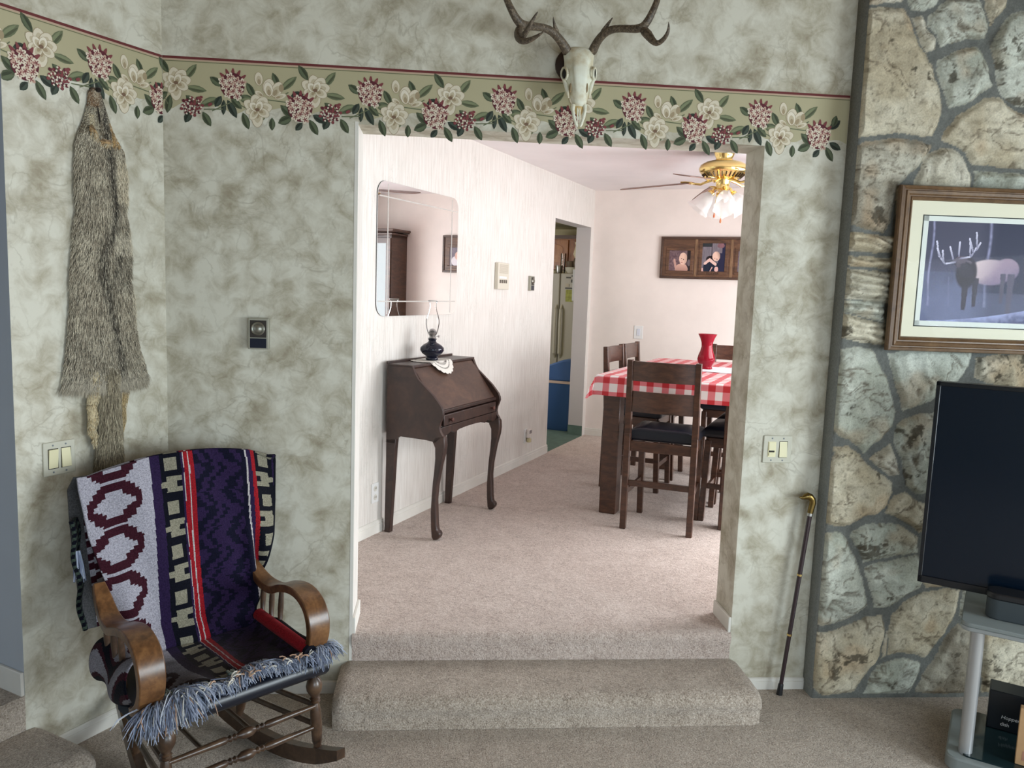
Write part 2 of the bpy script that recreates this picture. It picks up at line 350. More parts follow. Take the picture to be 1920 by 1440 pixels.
# dining walls (frame: x = along back wall, y = along left wall, origin at the far left corner)
S3, S4, ZDO = -1.076, -.088, 2.341
m = MB()
for (s0, s1, z0, z1) in ((-5.3, S3, 0, ZC+.1), (S4, .0, 0, ZC+.1), (S3, S4, ZDO, ZC+.1)): m.box(-.15, s0, z0, 0, s1, z1)
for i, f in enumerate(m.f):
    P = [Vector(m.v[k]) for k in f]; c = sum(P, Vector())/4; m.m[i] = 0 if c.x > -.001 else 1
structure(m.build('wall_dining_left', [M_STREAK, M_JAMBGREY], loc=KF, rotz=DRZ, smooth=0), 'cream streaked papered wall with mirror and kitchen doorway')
m = MB(); m.box(-.15, 0, 0, 3.45, .12, ZC+.1)
structure(m.build('wall_dining_back', M_PEACH, loc=KF, rotz=DRZ, smooth=0), 'pale peach far wall of the dining room')
m = MB()
for (s0, s1, z0, z1) in ((-3.4, -3.25, 0, ZC+.1), (-.95, .12, 0, ZC+.1), (-3.25, -.95, 0, .4), (-3.25, -.95, 2.45, ZC+.1)): m.box(3.3, s0, z0, 3.42, s1, z1)
structure(m.build('wall_dining_right', M_PEACH, loc=KF, rotz=DRZ, smooth=0), 'window wall of the dining room, out of view at right')
m = MB()
for s in (-3.25, -2.5, -1.72, -.99): m.box(3.33, s, .4, 3.37, s+.04, 2.45)
m.box(3.33, -3.25, .4, 3.37, -.95, .45); m.box(3.33, -3.25, 2.4, 3.37, -.95, 2.45)
structure(m.build('window_1', M_TRIM, loc=KF, rotz=DRZ, smooth=0), 'white framed dining window, out of view at right', 'window')
room2 = [(-.655, .2), (3.1, .2), (A1.x, A1.y), (KL.x, KL.y)]
structure(flat(room2, ZC, ZC+.08).build('ceiling_dining', M_CEIL, smooth=0), 'white dining room ceiling', 'ceiling')
baseboard('baseboard_dining', [(0, -5.0, 0, S3), (.0, -.001, 2.1, -.001)], .075, .013, tuple(KF + Vector((0, 0, ZU))), DRZ, 'white baseboard along the dining walls')
# kitchen beyond the doorway
m = MB(); m.box(-3.2, -1.6, ZU-.05, -.15, 3.4, ZU); m.box(-.15, S3, ZU-.05, 0, S4, ZU+.001)
structure(m.build('floor_kitchen', M_VINYL, loc=KF, rotz=DRZ, smooth=0), 'grey-green kitchen floor seen through the doorway', 'floor')
m = MB(); m.box(-3.3, 3.2, 0, .5, 3.3, ZC); m.box(-3.3, -1.7, 0, -3.2, -1.0, ZC); m.box(-3.3, -.1, 0, -3.2, 3.3, ZC); m.box(-3.3, -1, 0, -3.2, -.1, 1.2); m.box(-.15, .12, 0, 0, 3.3, ZC); m.box(-3.3, -1.8, 0, -.15, -1.7, ZC)
structure(m.build('wall_kitchen', M_KITCHEN, loc=KF, rotz=DRZ, smooth=0), 'pale yellow kitchen wall above the cabinets')
m = MB(); m.box(-3.3, -1.8, ZC-.12, -.15, 3.3, ZC-.05)
structure(m.build('ceiling_kitchen', M_KITCHEN, loc=KF, rotz=DRZ, smooth=0), 'pale yellow kitchen ceiling', 'ceiling')
m = MB(); m.box(-.152, S4-.006, ZU, -.0, S4, ZU+.10)
structure(m.build('baseboard_kitchen', M_VINYL, loc=KF, rotz=DRZ, smooth=0), 'green vinyl baseboard on the kitchen doorway side', 'baseboard')
# rest of the living room shell: ceiling, right and rear walls with windows
m = MB(); m.box(-4.2, -5.3, HT, XR, T, HT+.06)
structure(m.build('ceiling', paint_mat('bounce_dimming_brown', rgb(150, 122, 92), .1, 6), smooth=0), 'living room ceiling above the view, browned to cut bounced light', 'ceiling')  # unseen ceiling, its brown chosen to dim and warm the bounced light
m = MB()
for (y0, y1, z0, z1) in ((-1.8, .2, 0, HT), (-5.3, -4.2, 0, HT), (-4.2, -1.8, 0, .5), (-4.2, -1.8, 2.5, HT)): m.box(XR, y0, z0, XR+.12, y1, z1)
structure(m.build('wall_right', M_WP, smooth=0), 'papered window wall, out of view at right')
m = MB()
for (x0, x1, z0, z1) in ((-4.2, .2, 0, HT), (3.0, XR, 0, HT), (.2, 3.0, 0, .6), (.2, 3.0, 2.4, HT)): m.box(x0, -5.3, z0, x1, -5.2, z1)
structure(m.build('wall_rear', M_WP, smooth=0), 'papered window wall behind the viewer')
m = MB()
for y in (-4.2, -3.42, -2.62, -1.84): m.box(XR+.03, y, .5, XR+.07, y+.04, 2.5)
m.box(XR+.03, -4.2, .5, XR+.07, -1.8, .54); m.box(XR+.03, -4.2, 2.46, XR+.07, -1.8, 2.5)
structure(m.build('window_2', M_TRIM, smooth=0), 'white framed living room window, out of view at right', 'window')
m = MB()
for x in (.2, 1.12, 2.06, 2.96): m.box(x, -5.27, .6, x+.04, -5.23, 2.4)
m.box(.2, -5.27, .6, 3, -5.23, .64); m.box(.2, -5.27, 2.36, 3, -5.23, 2.4)
structure(m.build('window_3', M_TRIM, smooth=0), 'white framed window behind the viewer', 'window')
# ------------------------------------------------------------ floral wallpaper border, printed flowers as flat shapes on the paper
M_PRINT = vcol_mat('printed_border_paper', .6, spec=.2)
C_BG = rgb(176, 169, 138); C_RED = rgb(106, 52, 52); C_CREAM = rgb(214, 205, 184); C_CREAM2 = rgb(190, 178, 152); C_CREAM3 = rgb(160, 144, 116)
C_L1 = rgb(78, 86, 66); C_L2 = rgb(104, 110, 84); C_L3 = rgb(56, 64, 56); C_P1 = rgb(214, 203, 184); C_P2 = rgb(124, 66, 68); C_P3 = rgb(92, 42, 50)
class Print:
    def __init__(s, wrap): s.mb = MB(); s.k = 1; s.wrap = wrap
    def poly(s, pts, col):
        s.k += 1; h = .0008 + .000004*s.k
        s.mb.add([s.wrap(x, y, h) for x, y in pts], [tuple(range(len(pts)))], col)
    def ell(s, cx, cy, a, b, ang, col, n=12, tip=0):
        ca, sa = math.cos(ang), math.sin(ang); pts = []
        for i in range(n):
            t = 2*PI*i/n; x = a*math.cos(t); y = b*math.sin(t)
            if tip: y *= 1 - tip*abs(math.cos(t))**3
            pts.append((cx + x*ca - y*sa, cy + x*sa + y*ca))
        s.poly(pts, col)
    def leaf(s, x, y, ang, L, w, c):
        a = R(ang); cx, cy = x + math.cos(a)*L/2, y + math.sin(a)*L/2; lt = tuple(k*1.45 for k in c); dk = tuple(k*.62 for k in c)
        s.ell(cx, cy, L/2, w/2, a, c, 14, .75)
        nx, ny = -math.sin(a), math.cos(a); s.ell(cx+nx*w*.14, cy+ny*w*.14, L*.40, w*.2, a, lt, 10, .7)
        s.ell(cx-nx*w*.16, cy-ny*w*.16, L*.40, w*.16, a, dk, 10, .7)
    def petal(s, x, y, ang, L, w, c=C_CREAM, c2=C_CREAM2):
        a = R(ang); s.ell(x+math.cos(a)*L*.52, y+math.sin(a)*L*.52, L*.54, w*.54, a, C_CREAM3, 14, .15)
        s.ell(x+math.cos(a)*L*.53, y+math.sin(a)*L*.53, L*.5, w*.49, a, c, 14, .15)
        s.ell(x+math.cos(a)*L*.42, y+math.sin(a)*L*.42, L*.36, w*.33, a, c2, 12, .3)
        s.ell(x+math.cos(a)*L*.30, y+math.sin(a)*L*.30, L*.22, w*.2, a, C_CREAM3, 10, .3)
    def magnolia(s, x, y, r):
        for ang, L, w in ((150, 1.0, .7), (100, 1.0, .75), (55, 1.0, .75), (15, 1.0, .7), (195, .8, .5), (270, 1.15, .75), (235, .8, .5), (-25, .85, .6)): s.petal(x, y, ang, r*L, r*w)
        for ang in (130, 70): s.petal(x, y-r*.1, ang, r*.7, r*.5, rgb(224, 216, 198))
        s.ell(x, y, r*.16, r*.12, 0, rgb(120, 96, 78))
    def bud(s, x, y, r):
        s.petal(x-r*.8, y+r*.3, 95, r*1.0, r*.62); s.petal(x-r*.2, y-r*.4, 80, r*1.25, r*.9); s.petal(x+r*.25, y-r*.5, 62, r*1.25, r*.8); s.petal(x, y-r*.5, 100, r*1.1, r*.7, rgb(224, 216, 198))
        s.petal(x-r*.5, y-r*.5, 150, r*.7, r*.4); s.petal(x+r*.4, y-r*.6, 20, r*.9, r*.4); s.ell(x+r*.9, y+r*.2, r*.2, r*.3, 0, C_CREAM3)
    def rhodo(s, x, y, r, seed=0):
        q = random.Random(seed)
        for ang in range(40, 140, 24): s.ell(x+math.cos(R(ang))*r*.95, y+math.sin(R(ang))*r*.95, r*.3, r*.12, R(ang), C_P2, 8, .6)
        s.ell(x, y, r*.86, r*.92, 0, C_P3, 16)
        for i in range(11):
            a = i*2.4; d = r*.84*math.sqrt((i+.4)/11); fx, fy = x+math.cos(a)*d, y+math.sin(a)*d; t = q.random()*6
            for k in range(5):
                b = t + k*1.257; s.ell(fx+math.cos(b)*r*.17, fy+math.sin(b)*r*.17, r*.15, r*.11, b, C_P1 if (i+k) % 3 else rgb(188, 158, 142), 7)
            [s.ell(fx+math.cos(t+k*1.257)*r*.10, fy+math.sin(t+k*1.257)*r*.10, r*.10, r*.035, t+k*1.257, C_P2, 6) for k in range(5)]
    def cluster(s, x, y, r, seed=1):
        q = random.Random(seed)
        for i in range(26):
            a = i*2.4; d = r*math.sqrt(i/26); s.ell(x+math.cos(a)*d, y+math.sin(a)*d*.85, r*.17, r*.15, a, C_P2 if i % 2 else C_P3, 7)
        for i in range(26):
            a = i*2.4+.7; d = r*.95*math.sqrt(i/26); s.ell(x+math.cos(a)*d, y+math.sin(a)*d*.85, r*.085, r*.10, a, C_P1 if q.random() < .8 else C_P2, 6)
        for dx, dy in ((.75, .95), (1.0, 1.05), (.9, .75), (1.9, .25), (2.05, .35)): s.ell(x+dx*r*.8, y+dy*r*.8, r*.16, r*.13, 0, C_P2, 7)
U = 1/455.
def motif(P, x0, y0=0):   # origin: open magnolia, distances in U; y measured down from the red line
    P.k = 1
    def g(x, y): return x0 + x*U, y0 - y*U
    def L(x, y, ang, ln, w, c): P.leaf(*g(x, y), ang, ln*U, w*U, c)
    for a in ((-12, 26, 125, 30, 13, C_L1), (14, 36, 52, 34, 13, C_L2), (16, 48, -8, 36, 12, C_L2), (-20, 50, 190, 22, 14, C_L3), (-14, 58, 215, 26, 13, C_L1), (-10, 62, -100, 32, 13, C_L1), (16, 62, -40, 26, 12, C_L1),
              (40, 78, 24, 34, 15, C_L2), (24, 88, -115, 22, 13, C_L3), (44, 88, -60, 28, 13, C_L1), (78, 44, 145, 26, 13, C_L1), (76, 60, -120, 22, 12, C_L3),
              (80, 66, -92, 26, 9, C_L3), (86, 66, -62, 34, 13, C_L3), (92, 62, -45, 26, 12, C_L1), (108, 58, -20, 26, 13, C_L1), (108, 66, 5, 24, 12, C_L2), (132, 60, 118, 28, 12, C_L1), (150, 84, -120, 18, 10, C_L2), (112, 86, -70, 30, 13, C_L1),
              (174, 44, 112, 30, 12, C_L1), (176, 46, 42, 38, 13, C_L2), (176, 70, -40, 36, 15, C_L1), (162, 92, -90, 22, 11, C_L1), (196, 90, 205, 26, 15, C_L1), (214, 98, -130, 18, 11, C_L3), (232, 84, -28, 26, 13, C_L3), (226, 92, -60, 30, 13, C_L1), (230, 60, 40, 26, 14, C_L3), (236, 56, 75, 22, 12, C_L1)): L(*a)
    for (xa, ya, xb, yb) in ((46, 84, 78, 82), (60, 86, 92, 70), (150, 62, 200, 66), (100, 70, 130, 84), (-30, 60, -14, 78), (170, 60, 190, 48)):
        (ax, ay), (bx, by) = g(xa, ya), g(xb, yb); dx, dy = bx-ax, by-ay; l = math.hypot(dx, dy); nx, ny = -dy/l*U*.9, dx/l*U*.9
        P.poly([(ax-nx, ay-ny), (bx-nx, by-ny), (bx+nx, by+ny), (ax+nx, ay+ny)], C_L2)
    P.bud(*g(158, 46), 22*U); P.magnolia(*g(137, 80), 25*U); P.magnolia(*g(0, 42), 25*U)
    P.rhodo(*g(95, 42), 24*U, 3); P.rhodo(*g(210, 74), 25*U, 4); P.cluster(*g(27, 80), 19*U, 5)
def band(P, x0, x1, y0=0, low=80):
    n = max(2, int((x1-x0)/.01)); xs = np.linspace(x0, x1, n)
    P.mb.add([P.wrap(x, y0 - U*2, .0004) for x in xs] + [P.wrap(x, y0 - U*(low + 5*math.sin(x*23) + 4*math.sin(x*51)), .0004) for x in xs], [(i, i+1, n+i+1, n+i) for i in range(n-1)], C_BG)
    for a, b, c in ((-2.4, 1.8, C_RED), (1.8, 4.2, rgb(186, 160, 140)), (5.0, 6.4, rgb(112, 112, 84))):
        P.mb.add([P.wrap(x0, y0-U*a, .0007), P.wrap(x1, y0-U*a, .0007), P.wrap(x1, y0-U*b, .0007), P.wrap(x0, y0-U*b, .0007)], [(3, 2, 1, 0)], c)
ZB = 2.5349
xA = on_y(330, 150, 0).x; PER = (on_y(1330, 205, 0).x - xA)/4
P = Print(lambda x, y, h: (x, -h, ZB+y))
band(P, XC+.001, 1.974)
CUT = []
for k in range(5): motif(P, xA + PER*k)
# keep the print on its own wall: clip what runs past the corner or the stone
def clip(mb, axis, lo, hi):
    fs, cs, ms = [], [], []
    mb.v = [list(v) for v in mb.v]
    for v in mb.v: v[axis] = min(hi, max(lo, v[axis]))
    mb.v = [tuple(v) for v in mb.v]
clip(P.mb, 0, XC+.001, 1.973)
structure(P.mb.build('trim_3', M_PRINT, smooth=0), 'floral magnolia wallpaper border with a red line on the back wall', 'wallpaper border')
PL = Print(lambda x, y, h: (x, -h, ZB+y))
band(PL, -.60, -.001)
sA = xA - XC - PER
for k in range(2): motif(PL, sA - PER*k)
motif(PL, xA - XC)
clip(PL.mb, 0, -.599, -.001)
structure(PL.mb.build('trim_4', M_PRINT, loc=LO, rotz=LRZ, smooth=0), 'floral magnolia wallpaper border with a red line on the left wall', 'wallpaper border')
# ------------------------------------------------------------ noise on numpy arrays
def vnoise(x, y, seed=0):
    xi = np.floor(x).astype(int); yi = np.floor(y).astype(int); fx = x-xi; fy = y-yi; fx = fx*fx*(3-2*fx); fy = fy*fy*(3-2*fy)
    def h(a, b):
        n = (a*374761393 + b*668265263 + seed*1274126177) & 0x7fffffff; n = ((n ^ (n >> 13))*1103515245) & 0x7fffffff; return ((n ^ (n >> 16)) & 0xffff)/65535.
    return (h(xi, yi)*(1-fx) + h(xi+1, yi)*fx)*(1-fy) + (h(xi, yi+1)*(1-fx) + h(xi+1, yi+1)*fx)*fy
def fbm(x, y, s, o=4, seed=0, g=.5):
    t = 0; a = 1; n = 0
    for k in range(o): t = t + a*vnoise(x*s, y*s, seed+k*17); n += a; a *= g; s *= 2.03
    return t/n
# ------------------------------------------------------------ stone chimney: split stones in dark mortar
FY = -.088
PA = lambda L, ox, oy, k=3: [(ox+x/k, oy+y/k) for x, y in L]
A_ = lambda *L: PA(L, 1480, 0); B_ = lambda *L: PA(L, 1440, 560); C_ = lambda *L: PA(L, 1400, 960); D_ = lambda *L: list(L)
# polygon, tone (0 cream, 1 tan, 2 grey-green, 3 dark weathered), lichen amount, layered
STONES = [
 (A_((440,35),(560,22),(665,35),(700,95),(755,240),(825,350),(868,480),(885,580),(865,690),(825,768),(740,750),(640,740),(500,750),(392,768),(385,650),(408,450),(428,250)), 1, .35, 0),
 (A_((425,-90),(680,-90),(665,-5),(550,3),(432,20)), 0, .1, 0), (A_((695,-90),(880,-90),(858,10),(780,50),(705,42),(688,0)), 2, .15, 0),
 (A_((712,95),(772,75),(800,150),(848,195),(850,265),(792,285),(752,205)), 0, .75, 0),
 (A_((800,82),(850,40),(920,-20),(1100,-22),(1130,60),(1148,150),(1125,205),(1040,205),(950,230),(870,258),(852,180),(802,132)), 2, .12, 0),
 (A_((1122,-40),(1262,-40),(1250,28),(1180,105),(1158,140),(1132,40)), 1, .1, 0),
 (A_((1285,62),(1330,42),(1460,60),(1460,590),(1330,600),(1222,532),(1195,470),(1185,380),(1155,250),(1182,190),(1225,125)), 2, .6, 0),
 (A_((848,330),(960,275),(1080,250),(1125,300),(1155,400),(1170,475),(1105,515),(1010,585),(922,598),(893,500),(862,420)), 2, .35, 0),
 (A_((1120,545),(1210,535),(1260,582),(1330,632),(1460,645),(1460,955),(1250,938),(1140,924),(1052,926),(1014,850),(955,806),(874,786),(893,730),(962,652)), 1, .12, 0),
 (A_((774,870),(870,824),(948,828),(1006,880),(1046,1000),(1046,1100),(722,1100),(722,1010),(752,960)), 0, .1, 0), (A_((1062,955),(1250,965),(1460,985),(1460,1100),(1062,1100)), 2, .3, 0),
 (A_((382,818),(470,784),(620,770),(738,780),(832,812),(788,878),(716,958),(638,1038),(588,1250),(558,1305),(450,1286),(352,1256),(367,1050),(372,930)), 3, .6, 0),
 (A_((337,1300),(560,1320),(640,1330),(640,1420),(450,1420),(322,1412)), 1, .1, 1), (D_((1586,476),(1590,478),(1690,484),(1690,505),(1588,497)), 1, .2, 1),
 (D_((1584,502),(1690,511),(1690,570),(1582,560)), 0, .4, 1), (B_((432,8),(680,20),(680,140),(560,110),(418,70)), 2, .5, 1), (B_((418,76),(560,116),(680,148),(700,262),(560,255),(430,226)), 1, .25, 1),
 (B_((432,290),(530,275),(608,290),(645,370),(686,440),(715,540),(745,640),(716,730),(668,795),(590,845),(560,880),(528,836),(470,796),(432,785),(374,740),(392,620),(407,450)), 2, .15, 0),
 (B_((695,310),(800,290),(1180,290),(1158,380),(1098,458),(930,592),(782,642),(764,560),(725,450)), 2, .1, 0), (B_((1192,330),(1600,300),(1600,600),(1262,478),(1186,448)), 1, .6, 0),
 (B_((586,912),(652,860),(708,824),(746,920),(768,1000),(700,1010),(642,958)), 0, .1, 0),
 (B_((390,844),(470,836),(536,884),(576,942),(648,992),(716,1042),(722,1100),(686,1178),(638,1226),(560,1236),(478,1285),(400,1290),(322,1264),(342,1100),(352,980),(386,900)), 1, .3, 0),
 (B_((742,722),(782,686),(910,646),(990,640),(985,1090),(862,1112),(804,1066),(794,1000),(766,900),(726,820)), 2, .5, 0),
 (B_((732,1114),(790,1096),(862,1146),(985,1180),(985,1330),(870,1325),(764,1248),(676,1216),(702,1152)), 1, .55, 0),
 (C_((612,122),(680,80),(780,70),(880,85),(985,150),(985,240),(850,260),(750,280),(672,300),(644,220),(604,150)), 2, .8, 0),
 (C_((442,134),(520,120),(568,144),(596,200),(636,290),(676,420),(696,548),(620,595),(550,635),(470,650),(408,655),(418,600),(432,380)), 2, .05, 0),
 (C_((684,322),(770,295),(985,250),(1020,400),(1000,440),(918,486),(848,535),(790,555),(738,555),(714,450),(684,372)), 2, .3, 0),
 (C_((1015,400),(1180,400),(1120,432),(1030,438)), 1, .1, 0),
 (C_((834,592),(930,505),(1020,465),(1120,445),(1225,452),(1198,580),(1126,716),(1028,834),(960,816),(880,806),(815,826),(818,680)), 1, .25, 0),
 (C_((402,694),(500,685),(600,645),(690,600),(778,595),(797,640),(786,720),(766,828),(718,886),(648,986),(616,1036),(440,1052),(392,1010),(388,850)), 1, .55, 0),
 (C_((752,884),(830,855),(910,835),(1004,862),(996,920),(936,1036),(675,1044),(702,960)), 2, .25, 0), (C_((806,680),(816,684),(806,826),(776,840),(792,740)), 0, .1, 0),
 (C_((1152,706),(1205,640),(1330,660),(1330,1036),(1060,1040),(964,1026),(1014,930),(1064,852)), 3, .3, 0), (C_((1240,460),(1300,440),(1560,470),(1560,660),(1340,650),(1215,600)), 2, .4, 0),
 (C_((1345,668),(1700,690),(1700,1040),(1345,1036)), 1, .5, 0),
 (D_((1686,352),(1790,344),(1800,500),(1692,520)), 1, .2, 0), (D_((1806,352),(2010,350),(2010,480),(1816,510)), 2, .3, 0), (D_((1694,528),(1800,510),(1990,492),(2000,648),(1698,648)), 3, .3, 0),
 (D_((1775,770),(1930,765),(2000,900),(1780,905)), 1, .3, 0), (D_((1765,915),(1900,912),(1910,1060),(1745,1065)), 2, .3, 0), (D_((1910,915),(2060,905),(2070,1075),(1920,1070)), 1, .4, 0)]
def build_chimney():
    root = thing('stone_chimney', 'tall split stone chimney breast with dark grey mortar joints', 'chimney', (2.9, FY, 0)); root['kind'] = 'structure'
    x0, x1, z0, z1, st = 1.975, 3.30, 0.0, 3.3, .0055
    nx, nz = int((x1-x0)/st), int((z1-z0)/st); gx = np.linspace(x0, x1, nx+1); gz = np.linspace(z0, z1, nz+1); X, Z = np.meshgrid(gx, gz)
    wx = X + (fbm(X, Z, 26, 3, 5)-.5)*.014; wz = Z + (fbm(X, Z, 26, 3, 9)-.5)*.014; ux = X + (fbm(X, Z, 9, 4, 205)-.5)*.12; uz = Z + (fbm(X, Z, 9, 4, 209)-.5)*.12
    D = np.full(X.shape, -1.0); S = np.full(X.shape, -1)
    polys = [[(lambda p: (p.x, p.z))(on_y(u, v, FY-.035)) for u, v in s[0]] for s in STONES]
    tones = [s[1:] for s in STONES]
    q = random.Random(4)   # simple courses for the part above and right of the frame
    for xa in (3.02,):
        z = .0
        while z < 3.3:
            h = q.uniform(.22, .42); polys.append([(xa, z+.01), (3.29, z+q.uniform(0, .02)), (3.29, z+h-.03), (xa+q.uniform(-.02, .02), z+h-.02)]); tones.append((q.choice((1, 2)), .3, 0)); z += h
    for za, zb in ((2.22, 2.5), (2.52, 2.74), (2.76, 2.96)): polys.append([(2.80, za), (3.0, za+.02), (2.99, zb), (2.82, zb-.02)]); tones.append((q.choice((0, 1, 2)), .3, 0))
    for xa, xb in ((2.0, 2.35), (2.38, 2.7), (2.73, 3.0)):
        polys.append([(xa, 2.99), (xb, 2.98), (xb-.02, 3.28), (xa, 3.29)]); tones.append((q.choice((0, 1, 2)), .3, 0))
    for k, poly in enumerate(polys):
        inside = np.zeros(X.shape, bool); dist = np.full(X.shape, 9.)
        for (ax, az), (bx, bz) in zip(poly, poly[1:]+poly[:1]):
            c = ((az > wz) != (bz > wz)) & (wx < (bx-ax)*(wz-az)/((bz-az) if abs(bz-az) > 1e-9 else 1e-9) + ax); inside ^= c
            dx, dz = bx-ax, bz-az; t = np.clip(((wx-ax)*dx + (wz-az)*dz)/(dx*dx+dz*dz+1e-12), 0, 1); dist = np.minimum(dist, np.hypot(wx-ax-t*dx, wz-az-t*dz))
        sd = np.where(inside, dist, -dist); up = sd > D; D = np.where(up, sd, D); S = np.where(up, k, S)
    H = np.zeros(X.shape); Cc = np.zeros(X.shape+(3,))
    cols = [(rgb(216, 212, 196), rgb(188, 182, 162)), (rgb(212, 205, 184), rgb(186, 175, 150)), (rgb(206, 210, 198), rgb(176, 180, 166)), (rgb(190, 186, 170), rgb(140, 132, 116))]
    mort = np.array(rgb(110, 112, 108))
    n1 = fbm(X, Z, 7, 5, 21); n2 = fbm(X, Z, 34, 4, 33); lich = fbm(X, Z, 15, 6, 44, .68); spk = fbm(X, Z, 70, 3, 61)
    for k, (tone, la, layered) in enumerate(tones):
        mk = S == k; q = random.Random(k*7+1); tx, tz = q.uniform(-.05, .05), q.uniform(-.05, .05); cx = np.mean([p[0] for p in polys[k]]); cz = np.mean([p[1] for p in polys[k]])
        an = q.uniform(0, PI); u = (ux*math.cos(an)+uz*math.sin(an)); w = (-ux*math.sin(an)+uz*math.cos(an)); pln = np.full(X.shape, 1.)
        for _ in range(9): pln = np.minimum(pln, q.gauss(0, .20)*(ux-cx) + q.gauss(0, .20)*(uz-cz) + q.uniform(.012, .034))
        rid = 1-np.abs(2*fbm(u*.35, w, 16, 5, 50+k)-1); rid = rid*rid; fac = np.floor(fbm(u*.6, w, 9, 2, 70+k)*6 + .5)/6
        crack = np.maximum(np.clip(1-np.abs(2*fbm(u*.4, w*1.2, 7, 5, 300+k)-1)*30, 0, 1), .75*np.clip(1-np.abs(2*fbm(u*.5, w, 17, 4, 400+k)-1)*20, 0, 1)*(fbm(X, Z, 5, 2, 500+k) > .5))
        edge = np.clip(D/.019, 0, 1); edge = edge*edge*(3-2*edge)
        if layered: rid = np.abs(np.sin((Z*62 + 4*fbm(X, Z, 6, 3, 90+k) + X*7)*1.7)); crack = np.clip((.30-rid)*3, 0, 1)*.8
        h = edge*(.010 + np.clip(pln, .004, .03) + .013*rid + .014*(fac-.4) + .010*(n2-.5) - .010*crack + (.018*(rid-.5) if layered else 0)); H = np.where(mk & (D > 0), np.clip(h, .001, .052), H)
        a, b = np.array(cols[tone][0]), np.array(cols[tone][1]); t = np.clip((n1-.36)*3.0, 0, 1)[..., None]; c = a*t + b*(1-t)
        c = c*(.88+.26*n2[..., None])
        rust = np.clip((fbm(X, Z, 6, 3, 120+k)-.64)*8, 0, 1)[..., None]; c = c*(1-.3*rust) + np.array(rgb(186, 150, 108))*.3*rust
        dark = np.clip((lich - (.74-.19*la))*24, 0, 1)[..., None]*(1 if la > .12 else .3); c = c*(1-.85*dark) + np.array(rgb(76, 70, 58))*.85*dark
        c = c*(1-.78*crack[..., None]) + np.array(rgb(88, 74, 58))*.78*crack[..., None]; c = c*(.84+.22*rid[..., None]); sp = np.clip((spk-.66)*9, 0, 1)[..., None]*(.25+.6*la); c = c*(1-sp) + np.array(rgb(92, 84, 70))*sp; rim = np.clip(1-D/.010, 0, 1)[..., None]*.45; c = c*(1-rim) + np.array(rgb(104, 96, 80))*rim  # rim paints the shadow along each stone's edge into its colour
        Cc = np.where((mk & (D > 0))[..., None], c, Cc)
    mor = D <= 0; Cc = np.where(mor[..., None], mort*(.8+.4*n2[..., None]), Cc); H = np.where(mor, .0045 + .004*n2 - np.clip(-D, 0, .02)*.15, H)
    for _ in range(3):
        Hp = np.pad(H, 1, mode='edge'); H = (Hp[:-2, 1:-1]+Hp[2:, 1:-1]+Hp[1:-1, :-2]+Hp[1:-1, 2:]+2*H)/6
    H[:, -1] = 0; H[:, 0] = np.minimum(H[:, 0], 0); 
    for nm, sel in (('mortar', True), ('stone_facing', False)):
        mb = MB(); idx = -np.ones(X.shape, int); fs = []; vals = (D[:-1, :-1] <= 0) & (D[1:, 1:] <= 0) & (D[:-1, 1:] <= 0) & (D[1:, :-1] <= 0)
        J, I = np.nonzero(vals if sel else ~vals); used = np.zeros(X.shape, bool)
        for a, b in ((0, 0), (0, 1), (1, 0), (1, 1)): used[J+a, I+b] = True
        idx[used] = np.arange(used.sum()); vx, vz, vh, vc = X[used], Z[used], H[used], Cc[used]
        me = bpy.data.meshes.new(nm); V = np.stack([vx-2.9, -vh, vz], 1); Fq = np.stack([idx[J, I], idx[J, I+1], idx[J+1, I+1], idx[J+1, I]], 1)
        if sel:   # the solid block of the chimney behind, its left return slightly leaning
            b0 = len(V); bx = [(1.972-2.9, .0, -FY-.001), (XR-2.9, .0, -FY-.001), (XR-2.9, .0, 0.001), (1.972-2.9, .0, .001)]
            V = np.vstack([V, [(x, y, z) for z in (0, 3.3) for x, y in ((1.974-2.9, -FY-.001), (XR-2.92, -FY-.001), (XR-2.92, .0008), (1.974-2.9, .0008))]])
            vc = np.vstack([vc, np.repeat(mort[None]*1.5, 8, 0)])
            Fq = np.vstack([Fq, [(b0, b0+3, b0+7, b0+4), (b0+4, b0+7, b0+6, b0+5), (b0+3, b0+2, b0+6, b0+7), (b0+1, b0+5, b0+6, b0+2)]])
        me.from_pydata(V.tolist(), [], Fq.tolist()); at = me.color_attributes.new('Col', 'FLOAT_COLOR', 'POINT'); at.data.foreach_set('color', np.hstack([vc, np.ones((len(vc), 1))]).astype(np.float32).ravel())
        me.materials.append(vcol_mat('rough_'+nm, .85, .28, 130, .2, 0, .45)); me.shade_smooth()
        o = bpy.data.objects.new(nm, me); COL.objects.link(o); o.parent = root
build_chimney()
# ------------------------------------------------------------ wood materials
M_OAK = wood_mat('honey_brown_oak', rgb(62, 40, 24), rgb(104, 70, 42), rgb(140, 100, 62), (7, 7, 7), .32, coat=.3)
M_OAKD = wood_mat('dark_brown_oak', rgb(40, 28, 20), rgb(70, 50, 36), rgb(98, 74, 54), (7, 7, 7), .34, coat=.3)
M_DESK = wood_mat('dark_red_brown_wood', rgb(32, 20, 17), rgb(52, 34, 28), rgb(72, 49, 39), (3, 14, 3), .42)
M_DESKF = wood_mat('figured_brown_wood', rgb(48, 32, 25), rgb(70, 49, 39), rgb(92, 66, 52), (5, 2.5, 5), .38)
M_DINE = wood_mat('espresso_wood', rgb(44, 26, 18), rgb(70, 44, 31), rgb(94, 62, 44), (4, 4, 14), .33, coat=.25)
M_FRAME = wood_mat('brown_frame_wood', rgb(78, 56, 36), rgb(104, 78, 52), rgb(126, 98, 68), (5, 5, 5), .42)
M_FAMILY = wood_mat('rustic_walnut', rgb(60, 38, 26), rgb(92, 62, 42), rgb(124, 88, 60), (2.5, 14, 14), .5)
